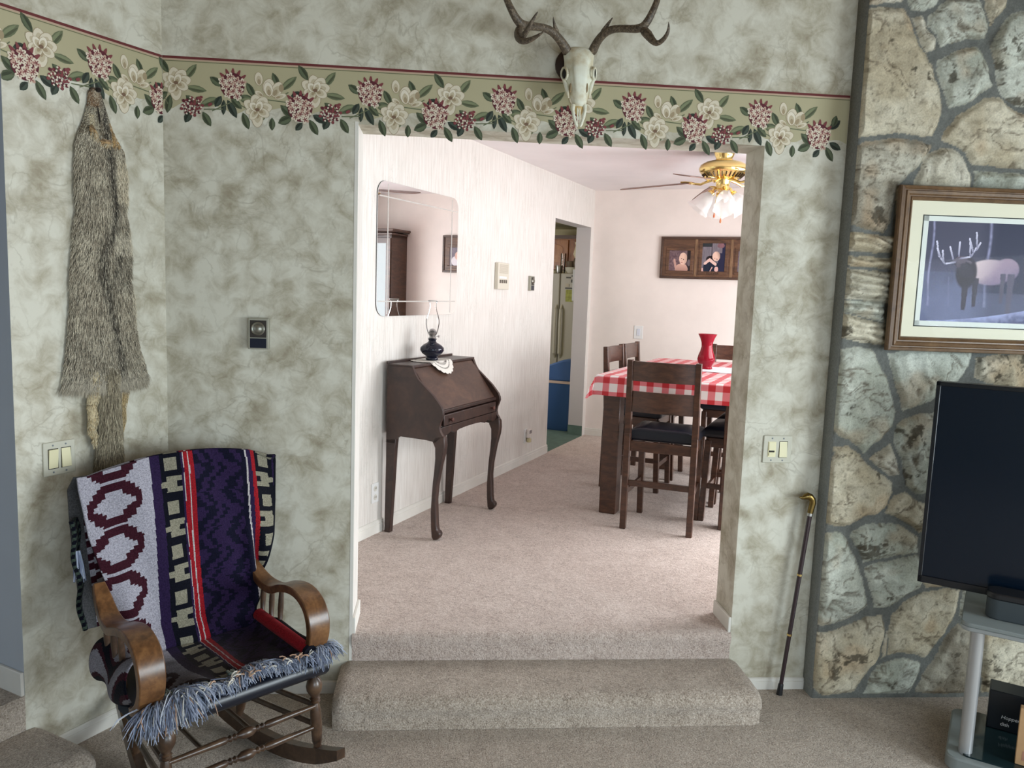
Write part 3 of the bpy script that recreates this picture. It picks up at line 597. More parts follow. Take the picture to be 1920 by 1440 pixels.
M_BLACKW = plain('near_black_lacquer', (.012, .01, .012), .3)
M_BRASS = plain('polished_brass', rgb(236, 208, 138), .18, 1.0); M_BRASS2 = plain('aged_brass', rgb(128, 108, 64), .32, 1.0)
M_STEEL = plain('brushed_steel', rgb(196, 196, 196), .28, 1.0); M_SILVER = plain('silver_paint', rgb(178, 180, 182), .35, .55)
M_IVORY = plain('ivory_plastic', rgb(226, 220, 182), .35); M_PLATE = plain('almond_plate', rgb(194, 192, 176), .4); M_WHITEP = plain('white_plastic', rgb(226, 226, 224), .35)
M_BLACKP = plain('black_plastic', (.012, .013, .016), .35); M_DARKHOLE = plain('dark_recess', (.012, .01, .008), .8)
M_LEATHER = plain('black_vinyl_leather', (.009, .011, .019), .33, spec=.5); M_GREYP = plain('grey_plastic', rgb(120, 128, 132), .5)
M_GLASS = glass_mat('clear_glass'); M_PANE = glass_mat('framing_glass', alpha=.06)
# ------------------------------------------------------------ wall plates and thermostats
def W0(x, z): return Vector((x, 0, z))
def thermostat(name, label, loc, rotz, w, h, d):
    t = thing(name, label, 'thermostat', loc, rotz)
    MB().box(-w/2, -d, -h/2, w/2, 0, h/2).build('housing', plain('grey_metal_case', rgb(164, 162, 148), .4, .3), t, bev=.002)
    MB().box(-w*.40, -d-.002, -h*.12, w*.40, -d+.001, h*.43).build('face_plate', plain('brown_black_plate', rgb(48, 42, 38), .4), t)
    g = MB().lathe([(w*.34, 0), (w*.34, .004), (w*.29, .008), (w*.23, .006), (w*.2, .012), (w*.13, .015), (0, .015)], 28, (0, -d-.001, h*.16), (0, -1, 0)).build('dial', plain('satin_nickel_dial', rgb(150, 148, 138), .3, .8), t)
    MB().box(-w*.40, -d-.002, -h*.46, w*.40, -d+.001, -h*.15).build('lower_panel', plain('navy_panel', rgb(16, 24, 42), .3), t); return t
c = (on_y(467, 596, -.02) + on_y(503, 655, -.02))/2
thermostat('thermostat', 'square wall thermostat with a round dial above the rocking chair', (c.x, 0, c.z), 0, .078, .122, .028)
def switch_plate(label, loc, rotz, w, h, kinds):
    t = thing('light_switch', label, 'light switch', loc, rotz)
    MB().box(-w/2, -.006, -h/2, w/2, 0, h/2).build('cover_plate', M_PLATE, t, bev=.003)
    for i, k in enumerate(kinds):
        cx = (i-.5)*w*.40
        if k == 'dimmer':
            MB().box(cx-.017, -.008, -.033, cx+.017, -.005, .033).build('dimmer', M_IVORY, t)
            g = MB().hexa([(cx-.014, -.008, -.004), (cx+.010, -.008, -.004), (cx+.010, -.008, .030), (cx-.014, -.008, .030)], [(cx-.014, -.012, -.004), (cx+.010, -.012, -.004), (cx+.010, -.010, .030), (cx-.014, -.010, .030)]).build('rocker', M_IVORY, t)
            MB().box(cx-.013, -.012, -.027, cx+.010, -.008, -.013).build('slider', M_IVORY, t); MB().box(cx-.014, -.0085, -.012, cx+.012, -.0075, -.005).build('slot', M_DARKHOLE, t)
        else:
            a, b = (.012, .0065) if k == 'up' else (.0065, .012)
            MB().box(cx-.0185, -.0065, -.0355, cx+.0185, -.0062, .0355).build('slot', M_DARKHOLE, t)
            MB().hexa([(cx-.0165, -.003, -.033), (cx+.0165, -.003, -.033), (cx+.0165, -.003, .033), (cx-.0165, -.003, .033)], [(cx-.0165, -a, -.033), (cx+.0165, -a, -.033), (cx+.0165, -b, .033), (cx-.0165, -b, .033)]).build('rocker', M_IVORY, t)
        for sz in (-1, 1): MB().lathe([(.0035, 0), (.003, .0015), (0, .0015)], 10, (cx, -.006, sz*.047), (0, -1, 0)).build('screw', M_GREYP, t)
    return t
sx, sz = on_left(110, 858); P0 = LO + LX*sx; switch_plate('almond plate with two ivory rocker switches beside the hanging pelt', (P0.x, P0.y, sz), LRZ, .116, .118, ('down', 'up'))
c = (on_y(1431, 816, 0) + on_y(1482, 868, 0))/2; switch_plate('almond plate with a slide dimmer and a rocker switch right of the opening', (c.x, 0, c.z), 0, .125, .118, ('dimmer', 'up'))
# ------------------------------------------------------------ coyote pelt hanging on the left wall
PO = [(165, 177, 190), (172, 171, 192), (195, 169, 200), (220, 163, 208), (245, 155, 217), (272, 147, 233), (310, 145, 238), (360, 146, 240), (390, 149, 237), (420, 145, 243), (470, 141, 247), (520, 137, 245),
      (553, 137, 253), (610, 133, 256), (650, 130, 263), (680, 126, 272), (702, 123, 277), (716, 126, 268)]
def pelt_shape():
    rows = []
    for v, a, b in PO:
        (sa, za), (sb, zb) = on_left(a, v, .02), on_left(b, v, .02); rows.append(((za+zb)/2, sa, sb, v))
    return rows
ROWS = pelt_shape(); RZ_ = np.array([r[0] for r in ROWS])[::-1]; RA_ = np.array([r[1] for r in ROWS])[::-1]; RB_ = np.array([r[2] for r in ROWS])[::-1]; RV_ = np.array([r[3] for r in ROWS])[::-1]
M_FUR = vcol_mat('coyote_fur', .75, .12, 500, .15, .2); M_LEGFUR = vcol_mat('tan_leg_fur', .8, .2, 260, .15, .2)
def stripe(v, off=0):   # pixel column of the dark dorsal line for a pixel row
    return np.interp(v, [250, 298, 377, 425, 470, 520, 571, 632, 679, 716], [196, 200, 211, 205, 187, 188, 201, 212, 219, 221])
def px_at(u, v):   # u in 0..1 across the pelt at row v
    a = np.interp(v, [r[0] for r in PO], [r[1] for r in PO]); b = np.interp(v, [r[0] for r in PO], [r[2] for r in PO]); return a + u*(b-a)
def fur_col(u, v, q):
    x = px_at(u, v); n = float(vnoise(np.array(x/9.), np.array(v/16.), 3)); base = np.array(rgb(166, 156, 136)); lt = np.array(rgb(212, 204, 182)); dk = np.array(rgb(46, 42, 38)); gy = np.array(rgb(126, 120, 108))
    if v < 200: base = np.array(rgb(134, 104, 74))
    elif v < 250: base = np.array(rgb(140, 128, 106))
    c = base*(1-n*.5) + (lt if n > .55 else gy)*n*.5
    d = abs(x - stripe(v)); w = 12 if v < 420 else (16 if v < 560 else 11)
    k = max(0, 1-d/w)
    if 400 < v < 560: k = max(k, max(0, 1-abs(x-(216-(v-480)*.3))/6)*.8)
    if 330 < v < 430 and x > 196: k = max(k, .55*max(0, 1-abs(x-208)/14))
    c = c*(1-k*.95) + dk*k*.95
    if 225 < v < 270 and 205 < x < 222: c = np.array(rgb(178, 146, 100))
    if 215 < v < 262 and 168 < x < 176: c = np.array(rgb(206, 192, 160))*.9
    if 290 < v < 370 and 212 < x: c = c*.35 + np.array(rgb(206, 194, 168))*.65
    if 430 < v < 470 and x > 206: c = c*.3 + np.array(rgb(200, 192, 172))*.7
    if 470 < v < 540 and x > 206: c = c*.6 + dk*.4
    if 610 < v < 690: c = c*.75 + gy*.25*(.7+.5*n)
    if v > 690: c = c*.6 + np.array(rgb(178, 172, 156))*.4
    r = q.random()
    if r < .12: c = c*.4
    elif r > .78: c = c*.45 + lt*.65
    return tuple(np.clip(c, .004, .95))
def pelt_depth(u, z, zt): return .030*max(0, 1-(2*u-1)**2)**.5*min(1, .35+(zt-z)/.35)
def build_pelt():
    zt, zb = ROWS[0][0], ROWS[-1][0]; q = random.Random(11)
    sm = np.interp(zt-.2, RZ_, (RA_+RB_)/2); base = LO + LX*sm
    t = thing('coyote_pelt', 'grey-brown coyote pelt with tail hanging nose up on the left wall', 'pelt', (base.x, base.y, zb), LRZ)
    def P3(u, z, lift=0):
        a, b = np.interp(z, RZ_, RA_), np.interp(z, RZ_, RB_); u2 = u
        return Vector((a + (b-a)*u2 - sm, -.004 - pelt_depth(u, z, zt) - lift, z - zb))
    vz = lambda z: float(np.interp(z, RZ_, RV_))
    m = MB(); m.grid(16, 60, lambda u, w: P3(u, zt+(zb-zt)*w), lambda u, w: tuple(.75*c for c in fur_col(u, vz(zt+(zb-zt)*w), q)))
    m.grid(2, 60, lambda u, w: (P3(1, zt+(zb-zt)*w) if u > .75 else P3(0, zt+(zb-zt)*w)) if u in (0, 1) else Vector((P3(.5, zt+(zb-zt)*w).x, -.001, zt+(zb-zt)*w-zb)), lambda u, w: rgb(120, 104, 84))
    m.build('hide', M_FUR, t, smooth=60)
    def strand(m, p, d, L, w, col):
        d = Vector(d).normalized(); s = Vector((1, 0, 0)) if abs(d.x) < .8 else Vector((0, 0, 1)); side = (s - d*s.dot(d)).normalized()*w
        mid = p + d*L*.55 + Vector((0, -.002, 0)); tip = p + d*L + Vector((0, .002, -.004)); tc = tuple(min(1, c*1.15) for c in col)
        o = len(m.v); m.v.extend([tuple(p-side), tuple(p+side), tuple(mid+side*.8), tuple(mid-side*.8), tuple(tip)]); m.f.extend([(o, o+1, o+2, o+3), (o+3, o+2, o+4)]); m.c.extend([tuple(c*.7 for c in col), tc]); m.m.extend([0, 0])
    m = MB()
    for i in range(24000):
        w = q.random(); u = q.random() if i % 4 else (q.random()**3*.5 if q.random() < .5 else 1-q.random()**3*.5)
        z = zt + (zb-zt)*w; v = vz(z); p = P3(u, z); e = 2*u-1
        L = (.009 if v < 240 else .017+.016*q.random()) * (1 if v > 300 else .7); lift = .18+.25*q.random(); sw = .28*math.sin(z*13+u*4)
        strand(m, p, (e*.42+sw*.4+q.uniform(-.22, .22), -lift, -1), L, .0006+.0006*q.random(), fur_col(u, v, q))
    for i in range(2600):   # ruff at the lower edge
        u = q.random(); z = zb + q.random()*.03; strand(m, P3(u, z), ((2*u-1)*.5+q.uniform(-.3, .3), -.22, -1), .032+.028*q.random(), .0010, tuple(np.array(rgb(176, 168, 150))*q.uniform(.55, 1.05)))
    m.build('fur', M_FUR, t, smooth=0)['kind'] = 'stuff'
    # folded ears and jaw slit on the face
    for ear in ([(171, 236), (176, 232), (181, 241), (187, 252), (190, 262), (184, 262), (178, 254), (172, 246)], [(186, 262), (194, 258), (204, 261), (212, 262), (216, 268), (211, 276), (203, 279), (196, 274), (189, 269)]):
        P_ = [on_left(u_, v_, .04) for u_, v_ in ear]; cx_, cz_ = sum(a for a, b in P_)/len(P_), sum(b for a, b in P_)/len(P_); m = MB()
        for k_, (a, b) in enumerate(P_):
            a2, b2 = P_[(k_+1) % len(P_)]; m.add([(a-sm, -.030, b-zb), (a2-sm, -.030, b2-zb), (cx_-sm+.3*(a2-cx_), -.042, cz_-zb+.3*(b2-cz_)), (cx_-sm+.3*(a-cx_), -.042, cz_-zb+.3*(b-cz_))], [(0, 1, 2, 3)], rgb(168, 138, 98) if k_ % 3 else rgb(120, 98, 72))
        m.add([(cx_-sm+.3*(a-cx_), -.042, cz_-zb+.3*(b-cz_)) for a, b in P_], [tuple(range(len(P_)))], rgb(176, 148, 108))
        for k_ in range(260):
            a, b = P_[q.randrange(len(P_))]; f_ = q.random(); strand(m, Vector((cx_+(a-cx_)*f_-sm, -.040+.010*f_, cz_+(b-cz_)*f_-zb)), (q.uniform(-.4, .4), -.25, -1), .012, .0007, tuple(np.array(rgb(186, 160, 120) if q.random() < .6 else rgb(214, 204, 178))*q.uniform(.6, 1.1)))
        m.build('ear', M_LEGFUR, t, smooth=0)
    s0, z0 = on_left(188, 168, .03); MB().ball((s0-sm, -.020, z0-zb), (.011, .010, .009), 8, rgb(34, 28, 26)).build('nose', M_LEGFUR, t)
    m = MB(); sl = [on_left(u_, v_, .04) for u_, v_ in ((188, 198), (188.5, 212), (189, 224), (188, 234))]; m.tube([(a-sm, -.026-.004*i, b-zb) for i, (a, b) in enumerate(sl)], [.001, .0035, .0035, .001], 6, rgb(34, 28, 26), sq=(1, .5, 1))
    m.build('muzzle_slit', M_LEGFUR, t)
    def leg(pts, rad, colA, colB):
        P_ = []
        for (u, v) in pts: s_, z_ = on_left(u, v, .03); P_.append((s_-sm, -.014 if v < 720 else -.026, z_-zb))
        m = MB(); n = len(P_)
        for i in range(n-1):
            c = tuple(np.array(colA)*(1-i/(n-1)) + np.array(colB)*i/(n-1)); m.tube(P_[i:i+2], rad[i:i+2], 10, c, sq=(1, .55, 1))
        pass
        for k in range(500):
            i = q.randrange(n-1); f = q.random(); pa, pb = Vector(P_[i]), Vector(P_[i+1]); p = pa.lerp(pb, f); r = rad[i]*(1-f)+rad[i+1]*f; a = q.uniform(PI, 2*PI)
            strand(m, p+Vector((math.cos(a)*r, math.sin(a)*r*.6, 0)), (math.cos(a)*.3, -.2, -1), .012, .0008, tuple(np.array(colA if q.random() < .6 else colB)*q.uniform(.6, 1.15)))
        return m
    TAN, CRM = rgb(190, 168, 126), rgb(214, 200, 166)
    leg([(180, 700), (178, 735), (172, 760), (176, 785), (172, 805), (178, 818), (180, 836)], [.040, .026, .017, .019, .015, .014, .006], CRM, TAN).build('hind_leg', M_LEGFUR, t, smooth=60)
    leg([(240, 700), (234, 735), (230, 765), (231, 785), (229, 806)], [.028, .017, .012, .012, .005], TAN, TAN).build('hind_leg', M_LEGFUR, t, smooth=60)
    # tail
    m = MB(); pts = []; rad = []
    for (v, a, b) in ((690, 192, 226), (737, 186, 225), (790, 187, 227), (830, 181, 229), (862, 176, 232), (885, 180, 230), (900, 196, 214)):
        (sa, za), (sb, zb_) = on_left(a, v, .03), on_left(b, v, .03); pts.append(((sa+sb)/2-sm, -.024, (za+zb_)/2-zb)); rad.append((sb-sa)/2*.9)
    m.tube(pts, rad, 14, tuple(np.array(rgb(124, 114, 94))*.8), sq=(1, .5, 1))
    for k in range(4200):
        i = q.randrange(len(pts)-1); f = q.random(); p = Vector(pts[i]).lerp(Vector(pts[i+1]), f); r = rad[i]*(1-f)+rad[i+1]*f; a = q.uniform(PI*.95, 2.05*PI); e = math.cos(a)
        col = np.array(rgb(160, 150, 126) if q.random() < .6 else (rgb(118, 108, 90) if q.random() < .7 else rgb(196, 186, 160)))*q.uniform(.6, 1.1)
        strand(m, p+Vector((e*r, math.sin(a)*r*.5, 0)), (e*.28+q.uniform(-.1, .1), -.15, -1), .03+.02*q.random(), .0010, tuple(col))
    m.build('tail', M_FUR, t, smooth=60)
build_pelt()
# ------------------------------------------------------------ deer skull with antlers over the opening
def SK(zx, zy, y): return on_y(920+zx/5.333, zy/5.333, y)
M_BONE, _nt, _b = new_mat('bleached_bone')
_c = ramp(_nt, noise(_nt, coords(_nt), 14, 5, .6), [(.3, rgb(198, 184, 150)), (.5, rgb(226, 226, 208)), (.7, rgb(232, 236, 222))]).outputs[0]
_nt.links.new(_c, _b.inputs['Base Color']); _b.inputs['Roughness'].default_value = .55; bump(_nt, _b, noise(_nt, coords(_nt), 60, 3), .15, .003)
M_ANT, _nt, _b = new_mat('brown_antler')
_c = ramp(_nt, noise(_nt, coords(_nt, (60, 60, 60)), 1.4, 5, .65, 1.5), [(.34, rgb(52, 42, 34)), (.52, rgb(92, 80, 66)), (.72, rgb(150, 134, 112))]).outputs[0]
_nt.links.new(_c, _b.inputs['Base Color']); _b.inputs['Roughness'].default_value = .5; bump(_nt, _b, noise(_nt, coords(_nt), 120, 4), .5, .004)
def build_skull():
    P0 = SK(880, 500, -.11); root = thing('deer_skull_mount', 'bleached deer skull with brown antlers mounted above the opening', 'skull', (P0.x, 0, P0.z))
    B = lambda m, n, mat, **k: m.build(n, mat, root, world=True, **k)
    # half width, half depth, centre y for each row of the zoomed photo
    rows = [(478, 60, .010, -.055), (490, 112, .032, -.06), (520, 146, .042, -.065), (560, 158, .048, -.07), (620, 142, .049, -.078), (680, 148, .048, -.088), (730, 158, .047, -.094), (790, 146, .046, -.098), (840, 128, .044, -.10), (900, 112, .040, -.102), (960, 96, .036, -.104), (1010, 80, .030, -.106), (1050, 64, .024, -.107), (1090, 52, .016, -.106)]
    n = 32; m = MB(); vs = []
    for zy, hw, hd, cy in rows:
        c = SK(880+ (zy-500)*.006, zy, cy); w = hw/2612
        for j in range(n):
            a = 2*PI*j/n; x, y = math.cos(a), math.sin(a)
            sx = math.copysign(abs(x)**.8, x)*w; sy = math.copysign(abs(y)**.9, y)*hd
            if y < -.2 and abs(x) < .25: sy *= 1.03           # mid ridge
            if 640 < zy < 800 and .45 < abs(x) < .98 and y < .3: sx *= .80; sy *= .78     # sunken orbit
            if 820 < zy < 960 and .5 < abs(x) < .95 and y < 0: sx *= .82; sy *= .92      # hollow in front of the eye
            vs.append((c.x+sx, c.y+sy, c.z))
    k = len(rows); m.add(vs, [(i*n+j, (i+1)*n+j, (i+1)*n+(j+1) % n, i*n+(j+1) % n) for i in range(k-1) for j in range(n)] + [tuple(range(n)), tuple((k-1)*n+j for j in range(n-1, -1, -1))])
    B(m, 'cranium', M_BONE, sub=1, smooth=60)
    for s in (-1, 1):   # raised orbit rims, sockets and tear pits with shade put in as dark balls
        cx = 880 + s*128 + (0 if s < 0 else 6); pts = []
        for j in range(15):
            a = 2*PI*j/14; pts.append(SK(cx + math.cos(a)*(30 if s < 0 else 13) + s*(14 if s < 0 else 24), 738 + math.sin(a)*62, -.106 + s*math.cos(a)*.024 + .004))
        B(MB().tube(pts, .0048, 8), 'orbit_rim', M_BONE, smooth=60)
        c = SK(cx + s*(12 if s < 0 else 26), 735, -.100 if s < 0 else -.092); m = MB().ball((c.x, c.y, c.z), (.0095 if s < 0 else .004, .014, .018), 10); B(m, 'eye_socket_shade', M_DARKHOLE)
        c = SK(880 + s*82, 880, -.132); m = MB().ball((c.x, c.y, c.z), (.005, .006, .018), 8); B(m, 'tear_pit', plain('shadowed_bone', rgb(140, 122, 92), .8))
        # cheek bone
        B(MB().tube([SK(880+s*150, 800, -.105), SK(880+s*128, 850, -.112), SK(880+s*112, 920, -.116), SK(880+s*100, 980, -.115)], [.006, .008, .007, .003], 8), 'cheek_bone', M_BONE, smooth=60)
        # nose prongs
        B(MB().tube([SK(882+s*58, 1050, -.118), SK(882+s*60, 1110, -.125), SK(880+s*46, 1180, -.13), SK(880+s*26, 1245, -.133), SK(880+s*15, 1270, -.133)], [.009, .0068, .0058, .0055, .003], 8), 'premaxilla', M_BONE, smooth=60)
        B(MB().tube([SK(880+s*10, 1080, -.122), SK(880+s*11, 1160, -.127), SK(880+s*10, 1255, -.131)], [.004, .0026, .002], 6), 'nasal_spine', M_BONE, smooth=60)
    c = SK(883, 1085, -.116); B(MB().ball((c.x, c.y, c.z), (.016, .010, .030), 10), 'nasal_cavity', plain('ochre_bone', rgb(196, 170, 118), .7))
    c = SK(790, 590, -.02); B(MB().lathe([(.0, 0), (.062, 0), (.062, .014), (.05, .022), (0, .022)], 24, (P0.x-.012, -.001, P0.z-.03), (0, -1, 0)), 'mounting_block', plain('dark_brown_block', rgb(46, 28, 22), .5))
    def horn(side, beam, tines):
        m = MB(); P_ = [SK(*p[:3]) for p in beam]; m.tube(P_, [p[3]/2612 for p in beam], 12)
        for tn in tines: m.tube([SK(*p[:3]) for p in tn], [p[3]/2612 for p in tn], 10)
        B(m, 'antler', M_ANT, sub=1, smooth=60)
    horn(-1, [(772, 545, -.080, 44), (760, 505, -.088, 54), (735, 460, -.10, 48), (695, 400, -.12, 44), (640, 335, -.15, 42), (580, 292, -.17, 40), (500, 270, -.20, 36), (400, 262, -.235, 38), (310, 255, -.27, 46), (262, 200, -.29, 40), (215, 115, -.30, 36), (170, 20, -.30, 32), (120, -110, -.28, 28), (90, -260, -.25, 20), (100, -380, -.22, 5)],
         [[(300, 265, -.27, 42), (268, 330, -.30, 40), (276, 385, -.33, 40), (320, 418, -.36, 32), (390, 405, -.39, 25), (460, 365, -.42, 18), (545, 310, -.44, 4)], [(285, 395, -.33, 34), (330, 360, -.35, 30), (365, 300, -.37, 25), (410, 220, -.39, 19), (450, 150, -.40, 12), (475, 112, -.41, 3)], [(668, 340, -.14, 34), (645, 280, -.16, 20), (632, 220, -.18, 13), (625, 165, -.19, 3)]])
    horn(1, [(1008, 545, -.080, 40), (1022, 505, -.088, 50), (1042, 460, -.10, 45), (1075, 400, -.12, 42), (1130, 335, -.15, 42), (1200, 295, -.175, 38), (1290, 282, -.20, 36), (1400, 290, -.235, 36), (1500, 290, -.265, 44), (1555, 240, -.28, 40), (1600, 160, -.29, 36), (1645, 60, -.29, 32), (1690, -60, -.28, 28), (1720, -220, -.25, 20), (1700, -360, -.22, 5)],
         [[(1510, 285, -.265, 44), (1570, 340, -.29, 48), (1615, 405, -.31, 36), (1660, 445, -.33, 28), (1715, 410, -.35, 24), (1765, 350, -.37, 20), (1785, 280, -.38, 14), (1778, 214, -.39, 3)], [(1590, 350, -.29, 22), (1605, 325, -.30, 12), (1602, 306, -.30, 3)], [(1110, 345, -.14, 36), (1150, 275, -.16, 22), (1190, 215, -.18, 13), (1225, 170, -.19, 3)]])
build_skull()
# ------------------------------------------------------------ rocking chair (frame: x to its viewer-right side, y backwards)
CR = R(40); CO = Vector((-.39, -.605, 0))
def turned(L, rmax, kind='leg'):
    if kind == 'leg': pr = [(.60, 0), (.72, .03), (.62, .07), (.80, .12), (.95, .30), (.9, .5), (.72, .60), (.62, .63), (.9, .65), (.62, .67), (.9, .69), (.62, .71), (.85, .74), (1.25, .80), (1.35, .86), (1.1, .93), (.5, .99), (.4, 1)]
    elif kind == 'stretcher': pr = [(.6, 0), (.7, .1), (.95, .3), (1.0, .36), (.6, .38), (.95, .395), (.6, .41), (.95, .425), (.6, .44), (1.3, .47), (1.4, .5), (1.3, .53), (.6, .56), (.95, .575), (.6, .59), (.95, .605), (.6, .62), (1.0, .64), (.95, .7), (.7, .9), (.6, 1)]
    else: pr = [(.8, 0), (.85, .2), (.7, .3), (1.15, .33), (1.2, .36), (.75, .38), (1.1, .40), (.8, .43), (1.0, .7), (.8, 1)]
    return [(r*rmax, z*L) for r, z in pr]
def spind(m, p, q, r, kind):
    p, q = Vector(p), Vector(q); m.lathe(turned((q-p).length, r, kind), 16, p, (q-p)); return m
def build_rocker():
    t = thing('rocking_chair', 'brown oak rocking chair with black padded seat in the left corner', 'rocking chair', CO, CR)
    XS = lambda s, y: .0125 + s*(.262-.168*(y+.2))
    for s in (-1, 1):
        # rocker: curved plank
        m = MB(); pts = []
        for i in range(25):
            y = -.315 + i/24*.875; yy = y-.08; z = .031 + .60*yy*yy*(1 if yy < 0 else .75); x = XS(s, y); pts.append((x, y, z))
        for i in range(24):
            a, b = Vector(pts[i]), Vector(pts[i+1]); h = .030*min(1, .6+.14*i, .6+.14*(24-i)); h2 = .030*min(1, .6+.14*(i+1), .6+.14*(23-i))
            la = [a+Vector((-.016, 0, -h)), a+Vector((.016, 0, -h)), a+Vector((.016, 0, h)), a+Vector((-.016, 0, h))]; lb = [b+Vector((-.016, 0, -h2)), b+Vector((.016, 0, -h2)), b+Vector((.016, 0, h2)), b+Vector((-.016, 0, h2))]
            m.hexa(la, lb)
        m.build('rocker', M_OAKD, t, smooth=25)
        # legs
        m = MB(); spind(m, (XS(s, -.2), -.20, .098), (XS(s, -.2)-s*.012, -.19, .372), .021, 'leg'); m.build('leg', M_OAKD, t, smooth=40)
        m = MB(); spind(m, (XS(s, .24), .24, .055), (XS(s, .24)+s*.03, .19, .40), .021, 'leg'); m.build('leg', M_OAKD, t, smooth=40)
        for z in (.19, .26): MB().tube([(XS(s, -.2)-s*.005, -.195, z), (XS(s, .24)+s*.015, .22, z-.04)], .010, 8).build('side_stretcher', M_OAKD, t)
        # arm: wide bent board curling down to the seat rail
        AXC = -.285 if s < 0 else .268
        cur = ([(.232, .705, .018), (.20, .672, .025)] if s < 0 else [(.32, .665, .016), (.26, .640, .022), (.20, .612, .027)]) + [(.14, .622 if s < 0 else .598, .031), (.07, .608 if s < 0 else .602, .035), (0, .630, .037), (-.07, .645, .038), (-.13, .640, .039), (-.18, .612, .040), (-.205, .565, .040), (-.205, .51, .038), (-.18, .46, .036), (-.14, .425, .034), (-.105, .413, .030)]
        # smooth it
        P_ = []
        for i in range(len(cur)-1):
            p0 = cur[max(i-1, 0)]; p1 = cur[i]; p2 = cur[i+1]; p3 = cur[min(i+2, len(cur)-1)]
            for k in range(4):
                u = k/4; P_.append(tuple(.5*((2*p1[j]) + (-p0[j]+p2[j])*u + (2*p0[j]-5*p1[j]+4*p2[j]-p3[j])*u*u + (-p0[j]+3*p1[j]-3*p2[j]+p3[j])*u**3) for j in range(3)))
        P_.append(cur[-1]); m = MB(); n = len(P_); L = []
        for i, (y, z, w) in enumerate(P_):
            a, b = P_[max(i-1, 0)], P_[min(i+1, n-1)]; dy, dz = b[0]-a[0], b[1]-a[1]; l = math.hypot(dy, dz); ny, nz_ = dz/l, -dy/l; h = .0135
            L.append([(AXC-w, y-ny*h, z-nz_*h), (AXC+w, y-ny*h, z-nz_*h), (AXC+w, y+ny*h, z+nz_*h), (AXC-w, y+ny*h, z+nz_*h)])
        vs = [p for l in L for p in l]; m.add(vs, [(i*4+j, i*4+(j+1) % 4, i*4+4+(j+1) % 4, i*4+4+j) for i in range(n-1) for j in range(4)] + [(3, 2, 1, 0), (n*4-4, n*4-3, n*4-2, n*4-1)])
        m.build('arm', M_OAK, t, bev=.004, smooth=50)
        for y in (.17, .105, .04): m = MB(); spind(m, (AXC-s*.01, y, .40), (AXC, y, .60), .0105, 'spindle'); m.build('arm_spindle', M_OAKD, t)
        m = MB(); spind(m, (s*.215, .235, .40), (s*.240, .405, 1.00), .017, 'spindle'); m.build('back_post', M_OAKD, t)
        MB().beam((s*.262, -.19, .385), (s*.24, .2, .385), .03, .045).build('seat_rail', M_OAKD, t, bev=.003)
    for z, y in ((.262, -.20), (.185, -.20)):
        m = MB(); spind(m, (XS(-1, -.2), y, z), (XS(1, -.2), y, z), .0125, 'stretcher'); m.build('front_stretcher', M_OAKD, t)
    for x in (-.09, .08): MB().tube([(x, -.10, .20), (x, .165, .20)], .008, 8).build('under_stretcher', M_OAKD, t)
    MB().tube([(XS(-1, .24)-.01, .225, .20), (XS(1, .24)+.01, .225, .20)], .010, 8).build('rear_stretcher', M_OAKD, t)
    # seat with rolled front edge
    m = MB(); pr = [(-.185, .362), (-.205, .368), (-.222, .385), (-.226, .402), (-.216, .422), (-.19, .432), (-.10, .428), (.05, .415), (.21, .405), (.215, .385), (.0, .375)]; k = len(pr); xs = np.linspace(-1, 1, 15); vs = []
    for x in xs:
        for y, z in pr: vs.append((x*(.306 if y < 0 else .306-.06*y/.2), y, z))
    m.add(vs, [(i*k+j, (i+1)*k+j, (i+1)*k+(j+1) % k, i*k+(j+1) % k) for i in range(14) for j in range(k)] + [tuple(range(k)), tuple(14*k+j for j in range(k-1, -1, -1))])
    m.build('seat', M_LEATHER, t, bev=.004, smooth=50)
    m = MB()
    pr = [(-.26, .985), (-.2, 1.02), (-.1, 1.045), (0, 1.052), (.1, 1.045), (.2, 1.02), (.26, .985)]
    for i in range(6): m.beam((pr[i][0], .402, pr[i][1]-.035), (pr[i+1][0], .402, pr[i+1][1]-.035), .022, .085, up=(0, 1, 0))
    m.build('top_rail', M_OAKD, t, smooth=0)
    for x in (-.16, -.08, 0, .08, .16): m = MB(); spind(m, (x*.9, .235, .40), (x, .40, 1.00), .010, 'spindle'); m.build('back_spindle', M_OAKD, t)
build_rocker()
def lerp3(a, b, t): t = max(0, min(1, t)); return tuple(x+(y-x)*t for x, y in zip(a, b))
